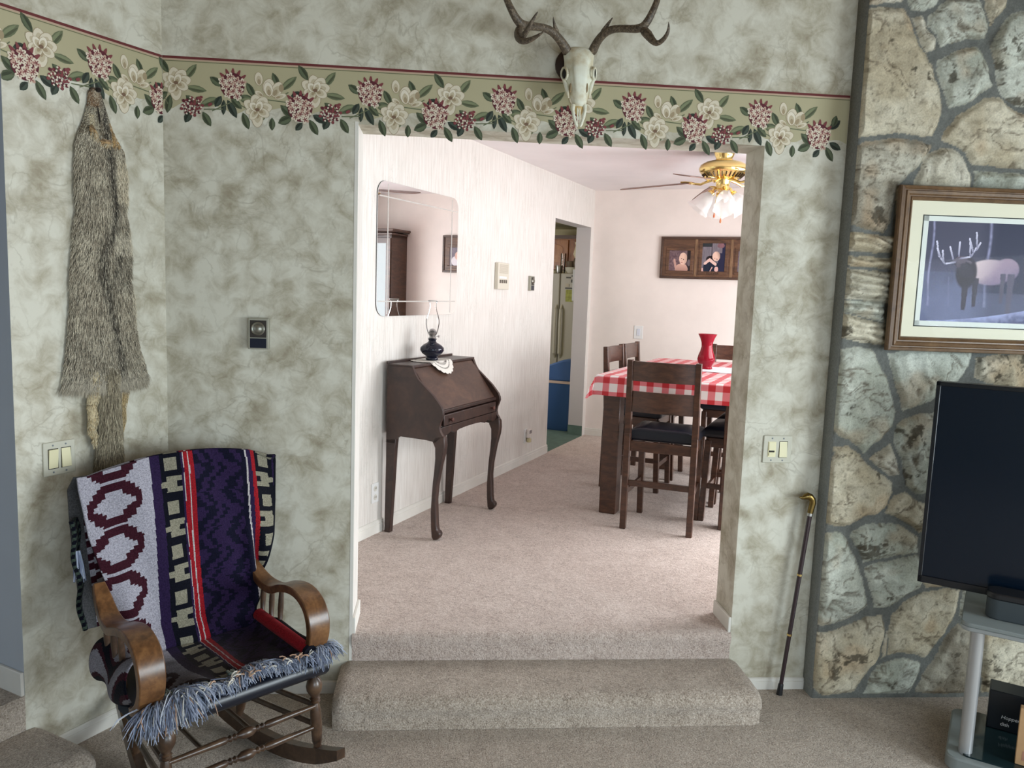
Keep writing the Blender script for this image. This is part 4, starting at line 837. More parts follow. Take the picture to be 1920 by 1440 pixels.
# ------------------------------------------------------------ woven blanket draped over the chair
BK, PUR, RED, WHT, NAV, MAR, CRM_ = rgb(17, 19, 30), rgb(46, 33, 68), rgb(158, 30, 40), rgb(196, 190, 190), rgb(20, 20, 40), rgb(62, 26, 38), rgb(150, 146, 128)
GRYB = rgb(178, 176, 188)
def blk(a, v, per=.145):   # cream squares and H blocks between dark grounds; a across 0..1
    ph = (v/per) % 1
    if .10 < ph < .40: return .22 < a < .78
    if .52 < ph < .90:
        q = (ph-.52)/.38
        if a > .74: return q < .34 or q > .66
        if a < .26: return .34 < q < .66
        return True
    return False
def blanket_col(x, v):
    v = v + .0; d = BK
    if x < -.072:
        ph = ((v-.045)/.145) % 1; cy = math.floor(abs(ph-.5)*.145/.0085)*.0085; dx = abs(x+.198); st = math.floor(dx/.0135)*.0135
        if dx < .088 and cy < .064 - max(0, st-.03)*.80:
            return GRYB if cy < .038 - max(0, st-.010)*.85 else MAR
        if x < -.29: return GRYB
        return GRYB
    if x < -.037: return PUR
    if x < .035: return CRM_ if blk((x+.037)/.072, v) else BK
    if x < .042: return PUR
    if x < .080: return WHT if abs(x-.061) < .0022 or x < .0445 else RED
    if x < .270:
        q = (v/.145) % 1; z = abs(q-.5)*2; a = (x-.08)/.19; st = math.floor(z*6)/6
        c = (a*1.0 + st*.42 + .06*math.sin(math.floor(v/.024)*2.1)) % .72
        if a > .95: return NAV
        return NAV if (.16 < c < .36 or (.50 < c < .60)) else PUR
    if x < .277: return NAV
    if x < .284: return WHT
    if x < .300: return PUR
    if x < .316: return RED
    if x < .403: return CRM_ if blk(1-(x-.316)/.087, v) else BK
    if x < .412: return PUR
    return BK
M_KNOT = vcol_mat('green_yarn', .9)
M_BLANKET = vcol_mat('woven_wool', .95, .55, 230, .08, .04, .5)
TB = math.tan(R(16))
def back_y(z): return .2 + (z-.42)*TB - .028
def blanket_outline(z):
    zs = [.40, .50, .589, .734, .854, .924, 1.0, 1.04]; l = [-.215, -.215, -.23, -.27, -.297, -.303, -.310, -.310]; r = [.232, .238, .292, .362, .398, .412, .424, .426]
    return float(np.interp(z, zs, l)), float(np.interp(z, zs, r))
def blanket_pt(u, w):
    # w 0..1: over the top rail, down the back, across the seat
    xr = -.31 + .736*u
    if w < .62:
        q = w/.62; zt = 1.040 + .045*max(0, 1-((xr-.06)/.33)**2) - .012*max(0, (xr-.3)/.1); z = zt + (.445-zt)*q; l, r = blanket_outline(z); x = l + (r-l)*u
        y = back_y(z) - .004
        y -= .020*math.exp(-((x-.25)/.018)**2)*min(1, max(0, (.82-z)/.1)) * max(0, min(1, (z-.45)/.1)) - .028*math.exp(-((x-.285)/.020)**2)*max(0, min(1, (.80-z)/.12))
        if x > .30: y += (x-.30)*.35

        y -= .035*math.exp(-((x+.20)/.045)**2)*max(0, min(1, (.78-z)/.2)); y += .006*math.sin(x*31+z*9)
        y -= .03*max(0, 1-abs(z-.46)/.06)
        return Vector((x, y, z))
    q = (w-.62)/.38; l, r = blanket_outline(.45); l = l + (-.26-l)*q; r = r + (.262-r)*min(1, q*3); x = l + (r-l)*u
    y = back_y(.445) - .034 + (-.185 - back_y(.445)+.034)*q; z = .448 - .010*math.sin(q*PI) + .010*math.sin(x*27+q*5)*q + .022*math.exp(-((x+.16-.02*q)/.05)**2)*q + .018*math.exp(-((x-.02)/.04)**2)*q
    k = max(0, (x-.185)/.07); z += .05*min(1, k)**1.3
    return Vector((x, y, z))
def build_blanket():
    t = thing('blanket', 'purple, black, red and grey patterned wool blanket draped over the rocking chair', 'blanket', CO, CR)
    NU, NV = 210, 300
    def col(u, w):
        p = blanket_pt(u, w); v = w*1.02/.62*.62; x = -.31 + .736*u
        if w < .62:
            z = p.z; xs = p.x + max(0, (1.02-z))*.055
        else: xs = p.x + .033
        if p.x < -.20 and w > .62: xs = p.x
        c = blanket_col(xs, w*1.0); 
        if w > .988: c = BK
        if xs > .30 and w > .66: c = RED if xs < .335 else PUR
        if u > .985: c = BK
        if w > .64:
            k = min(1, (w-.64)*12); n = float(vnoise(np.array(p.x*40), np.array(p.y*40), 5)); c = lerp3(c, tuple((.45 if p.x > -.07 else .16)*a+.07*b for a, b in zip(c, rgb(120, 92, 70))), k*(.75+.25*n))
        return c
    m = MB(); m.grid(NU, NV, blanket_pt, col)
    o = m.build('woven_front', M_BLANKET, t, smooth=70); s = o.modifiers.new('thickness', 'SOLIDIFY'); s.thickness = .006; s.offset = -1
    # part that falls behind the backrest, seen past its left edge
    def bp(u, w):
        zt = 1.040; x = -.315 + .74*u; zt = 1.040 + .045*max(0, 1-((x-.06)/.33)**2) - .012*max(0, (x-.3)/.1)
        z = zt - .50*w; y = back_y(z) + .004 + .080*min(1, w*9) + .012*math.sin(u*15+w*4)*w; x -= .006*max(0, 1-u*5)*min(1, w*3); x = min(x, blanket_outline(z)[1]-.014)
        return Vector((x, y, z))
    m = MB(); m.grid(90, 70, bp, lambda u, w: rgb(96, 96, 98) if u < .06 else blanket_col(-.31+.736*u, 1-w))
    o = m.build('woven_back', M_BLANKET, t, smooth=70); s = o.modifiers.new('thickness', 'SOLIDIFY'); s.thickness = .006; s.offset = 0
    # bunched fold pushed out under the left arm
    def fold(u, w):
        a = -PI*.15 + 1.25*PI*u; cx, cz = -.262, .468 + .03*w; r = .052 + .012*math.sin(w*7+u*5)
        y = .22 - .30*w; return Vector((cx - r*1.05*math.sin(a), y + .01*math.sin(u*9), cz - .02 + r*math.cos(a)*1.25 - .035*u))
    def fcol(u, w):
        n = math.sin(u*13 + 2.2*math.sin(w*7+1) + w*3); return rgb(150, 148, 158) if n > .15 else (MAR if n > -.65 else BK)
    m = MB(); m.grid(60, 50, fold, fcol); o = m.build('bunched_fold', M_BLANKET, t, smooth=70); s = o.modifiers.new('thickness', 'SOLIDIFY'); s.thickness = .006; s.offset = 0
    def strip(u, w):   # outer hanging strip behind the left arm
        z = .90 - .36*w; return Vector((-.338 + .035*u + .01*w + .006*math.sin(w*14), .335 - .06*w + .03*u - .010*math.sin(u*6), z))
    m = MB(); m.grid(24, 80, strip, lambda u, w: rgb(66, 78, 70) if ((w*16+u) % 1 > .55) else BK); o = m.build('hanging_strip', M_BLANKET, t, smooth=70); s = o.modifiers.new('thickness', 'SOLIDIFY'); s.thickness = .006; s.offset = 0
    # rolled right edge on the seat
    pts = [(.236, .15-.35*i/8, .486-.016*i/8) for i in range(9)]; m = MB()
    for i in range(8):
        m.tube(pts[i:i+2], .022, 12, RED, cap=False)
    m.tube([pts[-1], (.236, -.212, .468)], [.026, .024], 12, BK)
    m.build('rolled_edge', M_BLANKET, t, smooth=60)
    # fringe of knotted yarn along the seat front
    q = random.Random(3); m = MB(); cols = [rgb(140, 150, 172), rgb(166, 174, 194), rgb(112, 120, 142), rgb(192, 198, 208), rgb(84, 94, 110), rgb(214, 212, 206), rgb(184, 150, 128)]; wts = [5, 5, 4, 2.5, 2, .6, .35]
    for i in range(1150):
        x = -.275 + .57*q.random(); z0 = .452 + .012*math.sin(x*27); edge = min(1, abs(x)/.3)
        dirx = q.gauss(0, .35) + (-.9 if x < -.22 else (.7 if x > .23 else 0)); L = .048 + .038*q.random() + (.075 if x < -.17 else (.035 if x > .22 else 0)); c = q.choices(cols, wts)[0]
        p = Vector((x, -.165, z0+q.uniform(-.004, .012))); pts = [p]; d = Vector((dirx*.6, -1, .35*q.random()))
        for k in range(5):
            d = d.normalized() + Vector((q.gauss(0, .28), q.gauss(0, .12), -.6 if p.y < -.205 else -.05)); p = p + d.normalized()*L/5
            if p.y > -.226 and p.z < .436: p.z = .436+q.random()*.008
            pts.append(p.copy())
        m.tube(pts, [.0019]*5+[.0009], 4, c)
    for i in range(26):   # loose curls
        x = q.uniform(-.25, .27); a0 = q.random()*6; r = q.uniform(.010, .018); c = rgb(222, 218, 208) if i % 3 else rgb(196, 160, 134); p = Vector((x, -.20+q.uniform(-.02, .02), .462))
        m.tube([p + Vector((r*math.cos(a0+k*.6), -.004*k, abs(r*math.sin(a0+k*.6)))) for k in range(8)], .0022, 5, c)
    m.build('fringe', vcol_mat('yarn', .9, .2, 300, .1, .2), t, smooth=60)['kind'] = 'stuff'
    for x in (-.225, -.02, .235):
        m = MB()
        for k in range(10): m.tube([(x+q.uniform(-.012, .012), -.15-.006*k*q.random(), .458+.010*q.random()), (x+q.uniform(-.02, .02), -.185, .47)], .004, 5, rgb(92, 106, 102) if k % 2 else rgb(150, 158, 150))
        m.build('fringe_knot', M_KNOT, t)
    # tassel hanging at the back left
    m = MB()
    for k in range(26):
        x = -.318+q.uniform(-.014, .014); m.tube([(x*.5-.16, .32, .80), (x, .32+q.uniform(-.02, .02), .75), (x+q.uniform(-.01, .01), .315, .69+q.random()*.02)], .0026, 5, q.choice(cols[:4]))
    m.build('tassel', vcol_mat('blue_yarn', .9), t)
build_blanket()
# ------------------------------------------------------------ walking cane leaning in the corner of the chimney
def build_cane():
    A = on_z(1461, 1302, 0); A = Vector((A.x, A.y, 0)); Btop = on_y(1519, 962, -.052); d = (Btop-A); t = thing('walking_cane', 'dark walking cane with brass duck head handle leaning beside the stone chimney', 'cane', A)
    dn_ = d.normalized(); L = d.length
    MB().tube([dn_*.02, dn_*L], [.0088, .0102], 14).build('shaft', plain('dark_stained_wood', rgb(50, 36, 42), .25, Coat_Weight=.4), t)
    MB().lathe([(.0, 0), (.0135, .0), (.0125, .012), (.0115, .045), (.010, .05)], 14, (0, 0, 0.0), dn_).build('rubber_tip', M_BLACKP, t)
    for f in (.335, .665): MB().tube([dn_*(L*f-.004), dn_*(L*f+.004)], .0112, 14).build('brass_ring', M_BRASS, t)
    MB().tube([dn_*(L-.012), dn_*(L+.004)], .0118, 14).build('silver_collar', M_STEEL, t)
    q = lambda u, v, y=-.052: on_y(u, v, y) - A
    pts = [dn_*L, q(1522, 950), q(1524, 943), q(1523, 937), q(1519, 932), q(1514, 930), q(1509, 931.5), q(1504, 933.5), q(1499, 932)]
    m = MB(); m.tube(pts, [.0125, .0135, .014, .0145, .0155, .0155, .012, .0065, .003], 14); h = m.build('duck_handle', M_BRASS2, t, smooth=60)
    p = q(1514, 929.5); MB().ball((p.x-.002, p.y-.0125, p.z+.004), .0026, 6).build('eye', M_BLACKP, t)
build_cane()
# ------------------------------------------------------------ painted pictures, as colour cells on flat panels
def painting(nx, ny, f):
    return [[f((i+.5)/nx, (j+.5)/ny) for i in range(nx)] for j in range(ny)]
def seg(x, y, ax, ay, bx, by):
    dx, dy = bx-ax, by-ay; t = max(0, min(1, ((x-ax)*dx+(y-ay)*dy)/(dx*dx+dy*dy+1e-9))); return math.hypot(x-ax-t*dx, y-ay-t*dy), t
ANTL = [((.30, .40), (.20, .42)), ((.20, .42), (.13, .34)), ((.13, .34), (.10, .20)), ((.15, .36), (.11, .27)), ((.18, .40), (.165, .29)), ((.275, .37), (.235, .25)), ((.33, .34), (.325, .20)), ((.35, .36), (.45, .34)), ((.45, .34), (.50, .24)), ((.50, .24), (.485, .10)), ((.44, .33), (.43, .20)), ((.47, .30), (.42, .16)), ((.50, .27), (.53, .20))]
def elk_paint(x, y):     # x to the right, y down
    xr = x; x = x*1.80
    n = float(fbm(np.array(x*1.3), np.array(y), 9, 4, 7)); n2 = float(vnoise(np.array(x*40), np.array(y*30), 9))
    c = lerp3(rgb(66, 66, 88), rgb(92, 98, 130), (y-.45)*2.5+n*.3)
    if y > .5 and x < .5: c = lerp3(c, rgb(108, 116, 150), .6*n)
    if x > .5: c = lerp3(c, rgb(34, 38, 66), min(1, (x-.5)*5)*(1 if y < .7 else .5))
    for tx, w, br in ((.055, .016, .9), (.62, .022, .8), (1.12, .03, .7), (1.45, .02, .8), (1.66, .03, .6), (.26, .008, .5 if y > .55 else 0)):
        d = abs(x-tx-.01*math.sin(y*9))
        if d < w and y < .85: c = lerp3(c, rgb(168, 168, 206), br*(1-d/w)*(.4+.6*n2)*(1 if y < .62 else .6))
    # body
    def ell(cx, cy, a, b): return ((x-cx)/a)**2 + ((y-cy)/b)**2
    BODY = rgb(152, 132, 152); DARKC = rgb(52, 48, 62)
    e = min(ell(.66, .49, .24, .135), ell(.82, .46, .13, .12)); 
    if e < 1: c = lerp3(c, lerp3(lerp3(rgb(206, 188, 192), BODY, (x-.5)*4+(y-.45)*2), rgb(92, 84, 118), max(0, (y-.47)*4.5 + (x-.72)*1.8 + (n-.5)*.8)), min(1, (1-e)*5))
    for lx, l0, l1, w in ((.42, .55, .88, .030), (.52, .55, .84, .026), (.87, .5, .95, .030), (.79, .5, .80, .022)):
        if l0 < y < l1 and abs(x-lx) < w*(1.25-.6*(y-l0)/(l1-l0)): c = lerp3(DARKC, rgb(84, 80, 104), (x-.5)*2)
    e2 = ell(.42, .50, .115, .175)
    if e2 < 1: c = lerp3(c, lerp3(DARKC, rgb(40, 36, 48), n), min(1, (1-e2)*3.5))
    if seg(x, y, .34, .39, .43, .50)[0] < .055: c = DARKC
    if ell(.355, .375, .055, .04) < 1 or seg(x, y, .33, .37, .335, .43)[0] < .022: c = lerp3(rgb(120, 108, 124), DARKC, n)
    if seg(x, y, .39, .37, .455, .40)[0] < .012 or seg(x, y, .32, .37, .27, .40)[0] < .010: c = rgb(96, 88, 104)
    for (a, b) in ANTL:
        d, t = seg(x, y, *a, *b)
        if d < .0085: c = lerp3(rgb(132, 130, 156), rgb(214, 212, 232), t)
    # fallen snowy log
    ly = 1.0 - .30*xr*xr - .06*xr
    if y > ly: c = lerp3(rgb(150, 158, 200), rgb(70, 74, 112), (y-ly)*9+n2*.6-.2)
    return c
# ------------------------------------------------------------ framed elk picture on the chimney
def build_elk():
    yf = FY-.074; a = on_y(1690, 345, yf); b = on_y(1668, 657, yf); x0 = (a.x+b.x)/2; z0, z1 = b.z, a.z; Wd, Hh = 1.00, z1-z0; rz = R(-3.2)
    t = thing('elk_picture', 'wood framed picture of a bull elk hung on the stone chimney', 'picture', (x0, yf+.030, z0), rz)
    def fr(m, x0, z0, x1, z1, w, prof):   # mitred moulding; prof: (inset, forward)
        k = len(prof); C4 = [(x0, z0, 1, 1), (x1, z0, -1, 1), (x1, z1, -1, -1), (x0, z1, 1, -1)]
        vs = [(cx+sx*i*w, -f, cz+sz*i*w) for cx, cz, sx, sz in C4 for i, f in prof]
        m.add(vs, [(c*k+j, ((c+1) % 4)*k+j, ((c+1) % 4)*k+j+1, c*k+j+1) for c in range(4) for j in range(k-1)]); return m
    m = fr(MB(), 0, 0, Wd, Hh, .058, [(0, 0), (0, .020), (.06, .028), (.22, .030), (.28, .025), (.34, .025), (.40, .030), (.58, .026), (.66, .020), (.74, .020), (.80, .024), (.92, .018), (1, .010), (1, 0)])
    m.build('frame', M_FRAME, t, smooth=0)
    MB().box(.05, -.0095, .05, Wd-.05, -.004, Hh-.05).build('mat_board', plain('cream_mat', rgb(226, 223, 200), .75), t)
    mx, mt, mb_ = .058+.072, .058+.078, .058+.066
    f2 = MB(); 
    def rect(m, x0, z0, x1, z1, y, w, c): 
        m.box(x0, y-.001, z0, x1, y, z0+w, c); m.box(x0, y-.001, z1-w, x1, y, z1, c); m.box(x0, y-.001, z0, x0+w, y, z1, c); m.box(x1-w, y-.001, z0, x1, y, z1, c)
    rect(f2, mx-.024, mb_-.024, Wd-mx+.024, Hh-mt+.024, -.0095, .004, rgb(60, 64, 60)); rect(f2, mx-.020, mb_-.020, Wd-mx+.020, Hh-mt+.020, -.0095, .020, rgb(222, 228, 222))
    f2.build('inner_mat', vcol_mat('inner_mat_board', .7), t, smooth=0)
    w, h = Wd-2*mx, Hh-mt-mb_; nx, ny = 300, 190; m = MB(); IM = painting(nx, ny, elk_paint)
    m.grid(nx, ny, lambda u, v: (mx+w*u, -.0105, mb_+h*v), lambda u, v: IM[ny-1-int(v*ny)][int(u*nx)])
    m.build('print', vcol_mat('elk_print', .5), t, smooth=0)
    MB().box(.052, -.0165, .052, Wd-.052, -.0145, Hh-.052).build('glass', M_PANE, t, smooth=0)
build_elk()
# ------------------------------------------------------------ television and its stand (frame: x along the screen, y towards the wall)
TRZ = math.atan2(-.6, .8); TO = Vector((2.239, -.342, 0))
def build_tv():
    z0, z1, Wd = .623, 1.418, 1.42; t = thing('television', 'large flat black television standing in front of the stone chimney', 'television', TO, TRZ)
    MB().box(0, .006, z0, Wd, .05, z1).build('back_case', M_BLACKP, t, bev=.006)
    m = MB(); b = .016
    m.box(0, -.006, z0, Wd, .006, z0+.028); m.box(0, -.006, z1-b, Wd, .006, z1); m.box(0, -.006, z0, b, .006, z1); m.box(Wd-b, -.006, z0, Wd, .006, z1); m.build('bezel', plain('glossy_black_bezel', (.006, .008, .012), .2), t, bev=.002)
    MB().box(b, -.001, z0+.026, Wd-b, .006, z1-b).build('screen', plain('dark_screen', (.003, .008, .017), .16, spec=.35), t, smooth=0)
    MB().box(b-.003, -.0068, z0+.03, b-.0015, -.0058, z1-.02).build('edge_trim', plain('grey_edge', rgb(120, 124, 130), .3, .6), t, smooth=0)
    MB().box(.60, .012, .585, .82, .045, .66).build('neck', M_BLACKP, t, bev=.004)
    m = MB(); pr = [(.43+.28+.28*math.cos(a)*1.0, .075+.09*math.sin(a)) for a in np.linspace(0, 2*PI, 28, endpoint=False)]; m.prism(pr, lambda a, b, c: (a, b, c), .5755, .589); m.build('foot', M_BLACKP, t)
build_tv()
def tvl(u, v, z):
    p = on_z(u, v, z) - TO; c, s = .8, .6; return (p.x*c - p.y*s, p.x*s + p.y*c)
def rslab(m, x0, y0, x1, y1, z0, z1, r):
    P_ = []
    for cx, cy, a0 in ((x1-r, y1-r, 0), (x0+r, y1-r, 90), (x0+r, y0+r, 180), (x1-r, y0+r, 270)):
        for k in range(7): a = R(a0+15*k); P_.append((cx+r*math.cos(a), cy+r*math.sin(a)))
    return m.prism(P_, lambda a, b, c: (a, b, c), z0, z1)
def build_stand():
    t = thing('tv_stand', 'grey and silver media stand with round metal posts and dark glass shelf under the television', 'tv stand', TO, TRZ)
    M_TOP = plain('grey_laminate', rgb(128, 136, 136), .42); M_EDGE = plain('silver_edge', rgb(158, 164, 166), .35, .35)
    rslab(MB(), .165, -.222, 1.30, .20, .545, .560, .035).build('top_edge', M_EDGE, t, bev=.003); rslab(MB(), .166, -.221, 1.299, .199, .560, .575, .034).build('top', M_TOP, t, bev=.003)
    rslab(MB(), .160, -.232, 1.31, .20, .012, .062, .045).build('base', M_TOP, t, bev=.006)
    rslab(MB(), .215, -.20, 1.25, .19, .0622, .068, .02).build('glass_shelf', plain('dark_teal_glass', (.010, .024, .028), .08, spec=.5), t)
    for x in (.222, 1.24):
        for y in (-.165, .15): MB().lathe([(.023, .062), (.023, .546)], 24, (x, y, 0)).build('post', M_SILVER, t)
    for x in (.3, 1.2):
        for y in (-.18, .15): MB().lathe([(.02, 0), (.02, .013)], 14, (x, y, 0)).build('caster', M_BLACKP, t)
build_stand()
def build_speaker():
    x, y = tvl(1846, 1158, .575); t = thing('soundbar', 'dark rounded speaker bar on the stand in front of the television', 'speaker', TO + Vector((.8, -.6, 0))*x + Vector((.6, .8, 0))*y + Vector((0, 0, .5755)), TRZ)
    rslab(MB(), 0, 0, .80, .10, 0, .075, .040).build('grille', plain('dark_grey_cloth', rgb(58, 66, 70), .8), t, bev=.004); rslab(MB(), -.002, -.002, .802, .102, .073, .098, .042).build('top_shell', plain('black_shell', (.010, .011, .014), .4), t, bev=.006)
build_speaker()
def text_part(name, body, size, parent, loc, rot, mat, depth=.0004, align='LEFT', shear=0):
    cu = bpy.data.curves.new(name, 'FONT'); cu.body = body; cu.size = size; cu.extrude = depth; cu.align_x = align; cu.shear = shear
    tmp = bpy.data.objects.new('lettering_curve', cu); COL.objects.link(tmp); cu.materials.append(mat); bpy.context.view_layer.update()
    me = bpy.data.meshes.new_from_object(tmp.evaluated_get(bpy.context.evaluated_depsgraph_get())); COL.objects.unlink(tmp); bpy.data.objects.remove(tmp)
    o = bpy.data.objects.new(name, me); COL.objects.link(o); o.parent = parent; o.location = loc; o.rotation_euler = rot; return o
def build_settop():
    x, y = tvl(1853, 1292, .068); y = min(y, .08); t = thing('set_top_box', 'black set top box with small white lettering on the glass shelf', 'set top box', TO + Vector((.8, -.6, 0))*x + Vector((.6, .8, 0))*y + Vector((0, 0, .0685)), TRZ)
    MB().box(0, 0, 0, .40, .11, .155).build('case', plain('black_satin_case', (.008, .011, .016), .3), t, bev=.004)
    mt = plain('white_lettering', rgb(210, 214, 220), .5); text_part('lettering', 'Hopper', .020, t, (.045, -.0008, .050), (PI/2, 0, 0), mt, shear=.2); text_part('lettering', 'dish', .019, t, (.045, -.0008, .022), (PI/2, 0, 0), mt)
build_settop()
def build_carton():
    x, y = tvl(1902, 1432, .068); t = thing('cardboard_box', 'tan cardboard box standing on the shelf at the lower right edge', 'box', TO + Vector((.8, -.6, 0))*x + Vector((.6, .8, 0))*y + Vector((0, 0, .0685)), TRZ)
    MB().box(0, 0, 0, .30, .03, .215).build('carton', paint_mat('tan_cardboard', rgb(190, 152, 112), .06, 20), t, bev=.002)
    MB().box(.02, -.0008, .02, .28, .0, .055).build('printed_label', paint_mat('pinkish_label', rgb(176, 128, 108), .1, 30), t, smooth=0)
build_carton()
# ------------------------------------------------------------ slant front writing desk against the dining wall
def build_desk():
    S0, L = -3.78, .785; t = thing('writing_desk', 'dark brown slant front writing desk on curved legs beneath the mirror', 'desk', dn(0, S0, ZU), DRZ)
    up = [(.036, 1.258), (.198, 1.260), (.206, 1.248), (.222, 1.212), (.240, 1.185), (.275, 1.156), (.311, 1.125), (.345, 1.096), (.372, 1.066), (.394, 1.040), (.405, 1.018), (.408, .997), (.400, .972), (.390, .95), (.386, .925), (.392, .899), (.410, .875), (.36, .83), (.342, .838), (.30, .843), (.13, .846), (.101, .827), (.098, .80), (.036, .80)]
    fl = [(.410, .878), (.419, .862), (.422, .82), (.418, .78), (.397, .696), (.377, .58), (.372, .50), (.376, .434), (.380, .36), (.386, .326), (.398, .318), (.406, .306), (.402, .290), (.388, .272), (.363, ZU), (.351, .284), (.345, .34), (.341, .429), (.345, .52), (.350, .60), (.358, .68), (.362, .743), (.360, .804), (.342, .838), (.36, .87)]
    bl = [(.036, .82), (.102, .83), (.096, .764), (.084, .52), (.070, ZU), (.033, ZU), (.037, .704)]
    def pr(poly, s0, s1): return MB().prism([(a, b-ZU) for a, b in poly], lambda a, b, c: (a, c, b), s0, s1)
    for s in (0, L-.022):
        pr(up, s, s+.022).build('side_panel', M_DESK, t, bev=.002, smooth=50)
        s2 = s if s == 0 else L-.042
        pr(fl, s2, s2+.042).build('front_leg', M_DESK, t, bev=.006, smooth=50); pr(bl, s2, s2+.036).build('back_leg', M_DESK, t, bev=.003)
    z = lambda v: v-ZU
    MB().box(.036, .0, z(1.246), .205, L, z(1.262)).build('top', M_DESK, t, bev=.003)
    MB().box(.030, .0, z(1.258), .042, L, z(1.275)).build('back_rail', M_DESK, t, bev=.002)
    MB().box(.036, .02, z(.85), .05, L-.02, z(1.25)).build('back_panel', M_DESK, t)
    # writing flap
    a, b = Vector((.196, 0, z(1.246))), Vector((.372, 0, z(1.015))); n = (b-a).normalized().cross(Vector((0, 1, 0))); n = -n if n.x < 0 else n
    m = MB(); q0 = [a+Vector((0, .024, 0)), b+Vector((0, .024, 0)), b+Vector((0, L-.024, 0)), a+Vector((0, L-.024, 0))]; m.hexa([p-n*.018 for p in q0], q0); m.build('drop_front', M_DESKF, t, bev=.003)
    p = a.lerp(b, .10) + Vector((0, L/2, 0)) + n*.004
    m = MB(); m.ball(tuple(p + Vector((0, -.022, 0))), .005, 6); m.ball(tuple(p + Vector((0, .022, 0))), .005, 6)
    d = (b-a).normalized(); m.tube([p + Vector((0, -.022*math.cos(k/10*PI), 0)) + d*.020*math.sin(k/10*PI) + n*.004 for k in range(11)], .0026, 8); m.build('pull_handle', plain('tarnished_ring', rgb(150, 140, 122), .35, .8), t)
    MB().box(.14, .02, z(.995), .382, L-.02, z(1.013)).build('writing_bed', M_DESK, t, bev=.002)
    dr = MB().box(.20, .045, z(.925), .392, L-.045, z(.988)).build('drawer', M_DESK, t, bev=.003)
    for y in (.115, L-.115):
        k = MB().lathe([(.007, 0), (.006, .008), (.012, .014), (.0125, .02), (.008, .025), (0, .026)], 16, (.392, y, z(.956)), (1, 0, 0)).build('knob', wood_mat('knob_wood', rgb(52, 26, 22), rgb(80, 44, 36), rgb(100, 60, 48)), t); k.parent = dr
    # shaped apron
    ap = [(.02, .92), (L-.02, .92), (L-.02, .868), (L-.07, .862), (L-.11, .874), (L-.15, .884), (L-.19, .868), (L-.24, .880), (L/2+.06, .884), (L/2-.06, .884), (.24, .880), (.19, .868), (.15, .884), (.11, .874), (.07, .862), (.02, .868)]
    MB().prism([(s, v-ZU) for s, v in ap], lambda s, v, c: (c, s, v), .365, .388).build('apron', M_DESK, t, bev=.002)
build_desk()
# doily and oil lamp on the desk
ZD = 1.2635
LE, LS = .145, -3.455
def build_doily():
    t = thing('lace_doily', 'white lace doily under the oil lamp on the desk', 'doily', dn(.138, -3.44, ZD), DRZ); m = MB(); n = 96
    zf = lambda x, y, r: (.002 if x < .062 else .002 - (x-.062)*1.22)
    for (ra, rb, gap) in ((0, .040, 0), (.046, .056, 0), (.062, .070, 0), (.082, .094, 0), (.10, .118, 1)):
        for i in range(n):
            a0, a1 = 2*PI*i/n, 2*PI*(i+1)/n; sc = (1+.05*abs(math.sin(a0*12)), 1+.05*abs(math.sin(a1*12))) if gap else (1, 1)
            p = [(ra*math.cos(a0), ra*1.25*math.sin(a0)), (rb*sc[0]*math.cos(a0), rb*1.25*sc[0]*math.sin(a0)), (rb*sc[1]*math.cos(a1), rb*1.25*sc[1]*math.sin(a1)), (ra*math.cos(a1), ra*1.25*math.sin(a1))]
            m.add([(x, y, zf(x, y, ra)) for x, y in p], [(0, 1, 2, 3)])
    for i in range(48):
        a = 2*PI*i/48
        for ra, rb in ((.038, .048), (.054, .064), (.068, .084), (.092, .102)):
            c, s_ = math.cos(a), math.sin(a); w = .003; q = [(ra*c-w*s_, ra*1.25*s_+w*c), (rb*c-w*s_, rb*1.25*s_+w*c), (rb*c+w*s_, rb*1.25*s_-w*c), (ra*c+w*s_, ra*1.25*s_-w*c)]
            m.add([(x, y, zf(x, y, ra)+.0004) for x, y in q], [(0, 1, 2, 3)])
    o = m.build('lace', plain('white_cotton', rgb(226, 222, 214), .9), t, smooth=0); s = o.modifiers.new('thickness', 'SOLIDIFY'); s.thickness = .0012; s.offset = 1
build_doily()
def build_lamp():
    t = thing('oil_lamp', 'dark navy oil lamp with clear glass chimney on the desk', 'oil lamp', dn(LE, LS, ZD+.005), DRZ)
    M_NAVY = plain('navy_glazed_glass', (.004, .006, .018), .06, spec=.5)
    MB().lathe([(0, 0), (.034, 0), (.038, .004), (.038, .012), (.033, .018), (.036, .024), (.060, .040), (.073, .060), (.071, .076), (.054, .093), (.036, .103), (.025, .109), (.022, .120), (.027, .126), (.026, .130), (0, .130)], 32).build('font', M_NAVY, t, smooth=50)
    MB().lathe([(.022, .130), (.024, .136), (.018, .142), (.021, .150), (.027, .158), (.030, .164), (.024, .176), (.015, .186), (.006, .190), (0, .190)], 24).build('burner', M_STEEL, t)
    MB().tube([(.02, 0, .146), (.042, 0, .146)], .0025, 6).lathe([(.007, 0), (.007, .004), (0, .004)], 12, (.042, 0, .146), (1, 0, 0)).build('wick_knob', M_STEEL, t)
    pr = [(.028, .160), (.031, .172), (.037, .195), (.041, .220), (.040, .245), (.034, .270), (.026, .292), (.021, .315), (.0205, .335), (.024, .348), (.030, .358)]
    o = MB().lathe(pr, 40, cap=False).build('glass_chimney', glass_mat('lamp_chimney_glass', alpha=.10), t, smooth=60); s = o.modifiers.new('thickness', 'SOLIDIFY'); s.thickness = .002; s.offset = -1
    MB().lathe([(.029, .355), (.031, .3585), (.0295, .361), (.027, .3585)], 32, cap=False).build('rim', plain('frosted_rim', rgb(214, 212, 208), .3), t)
build_lamp()
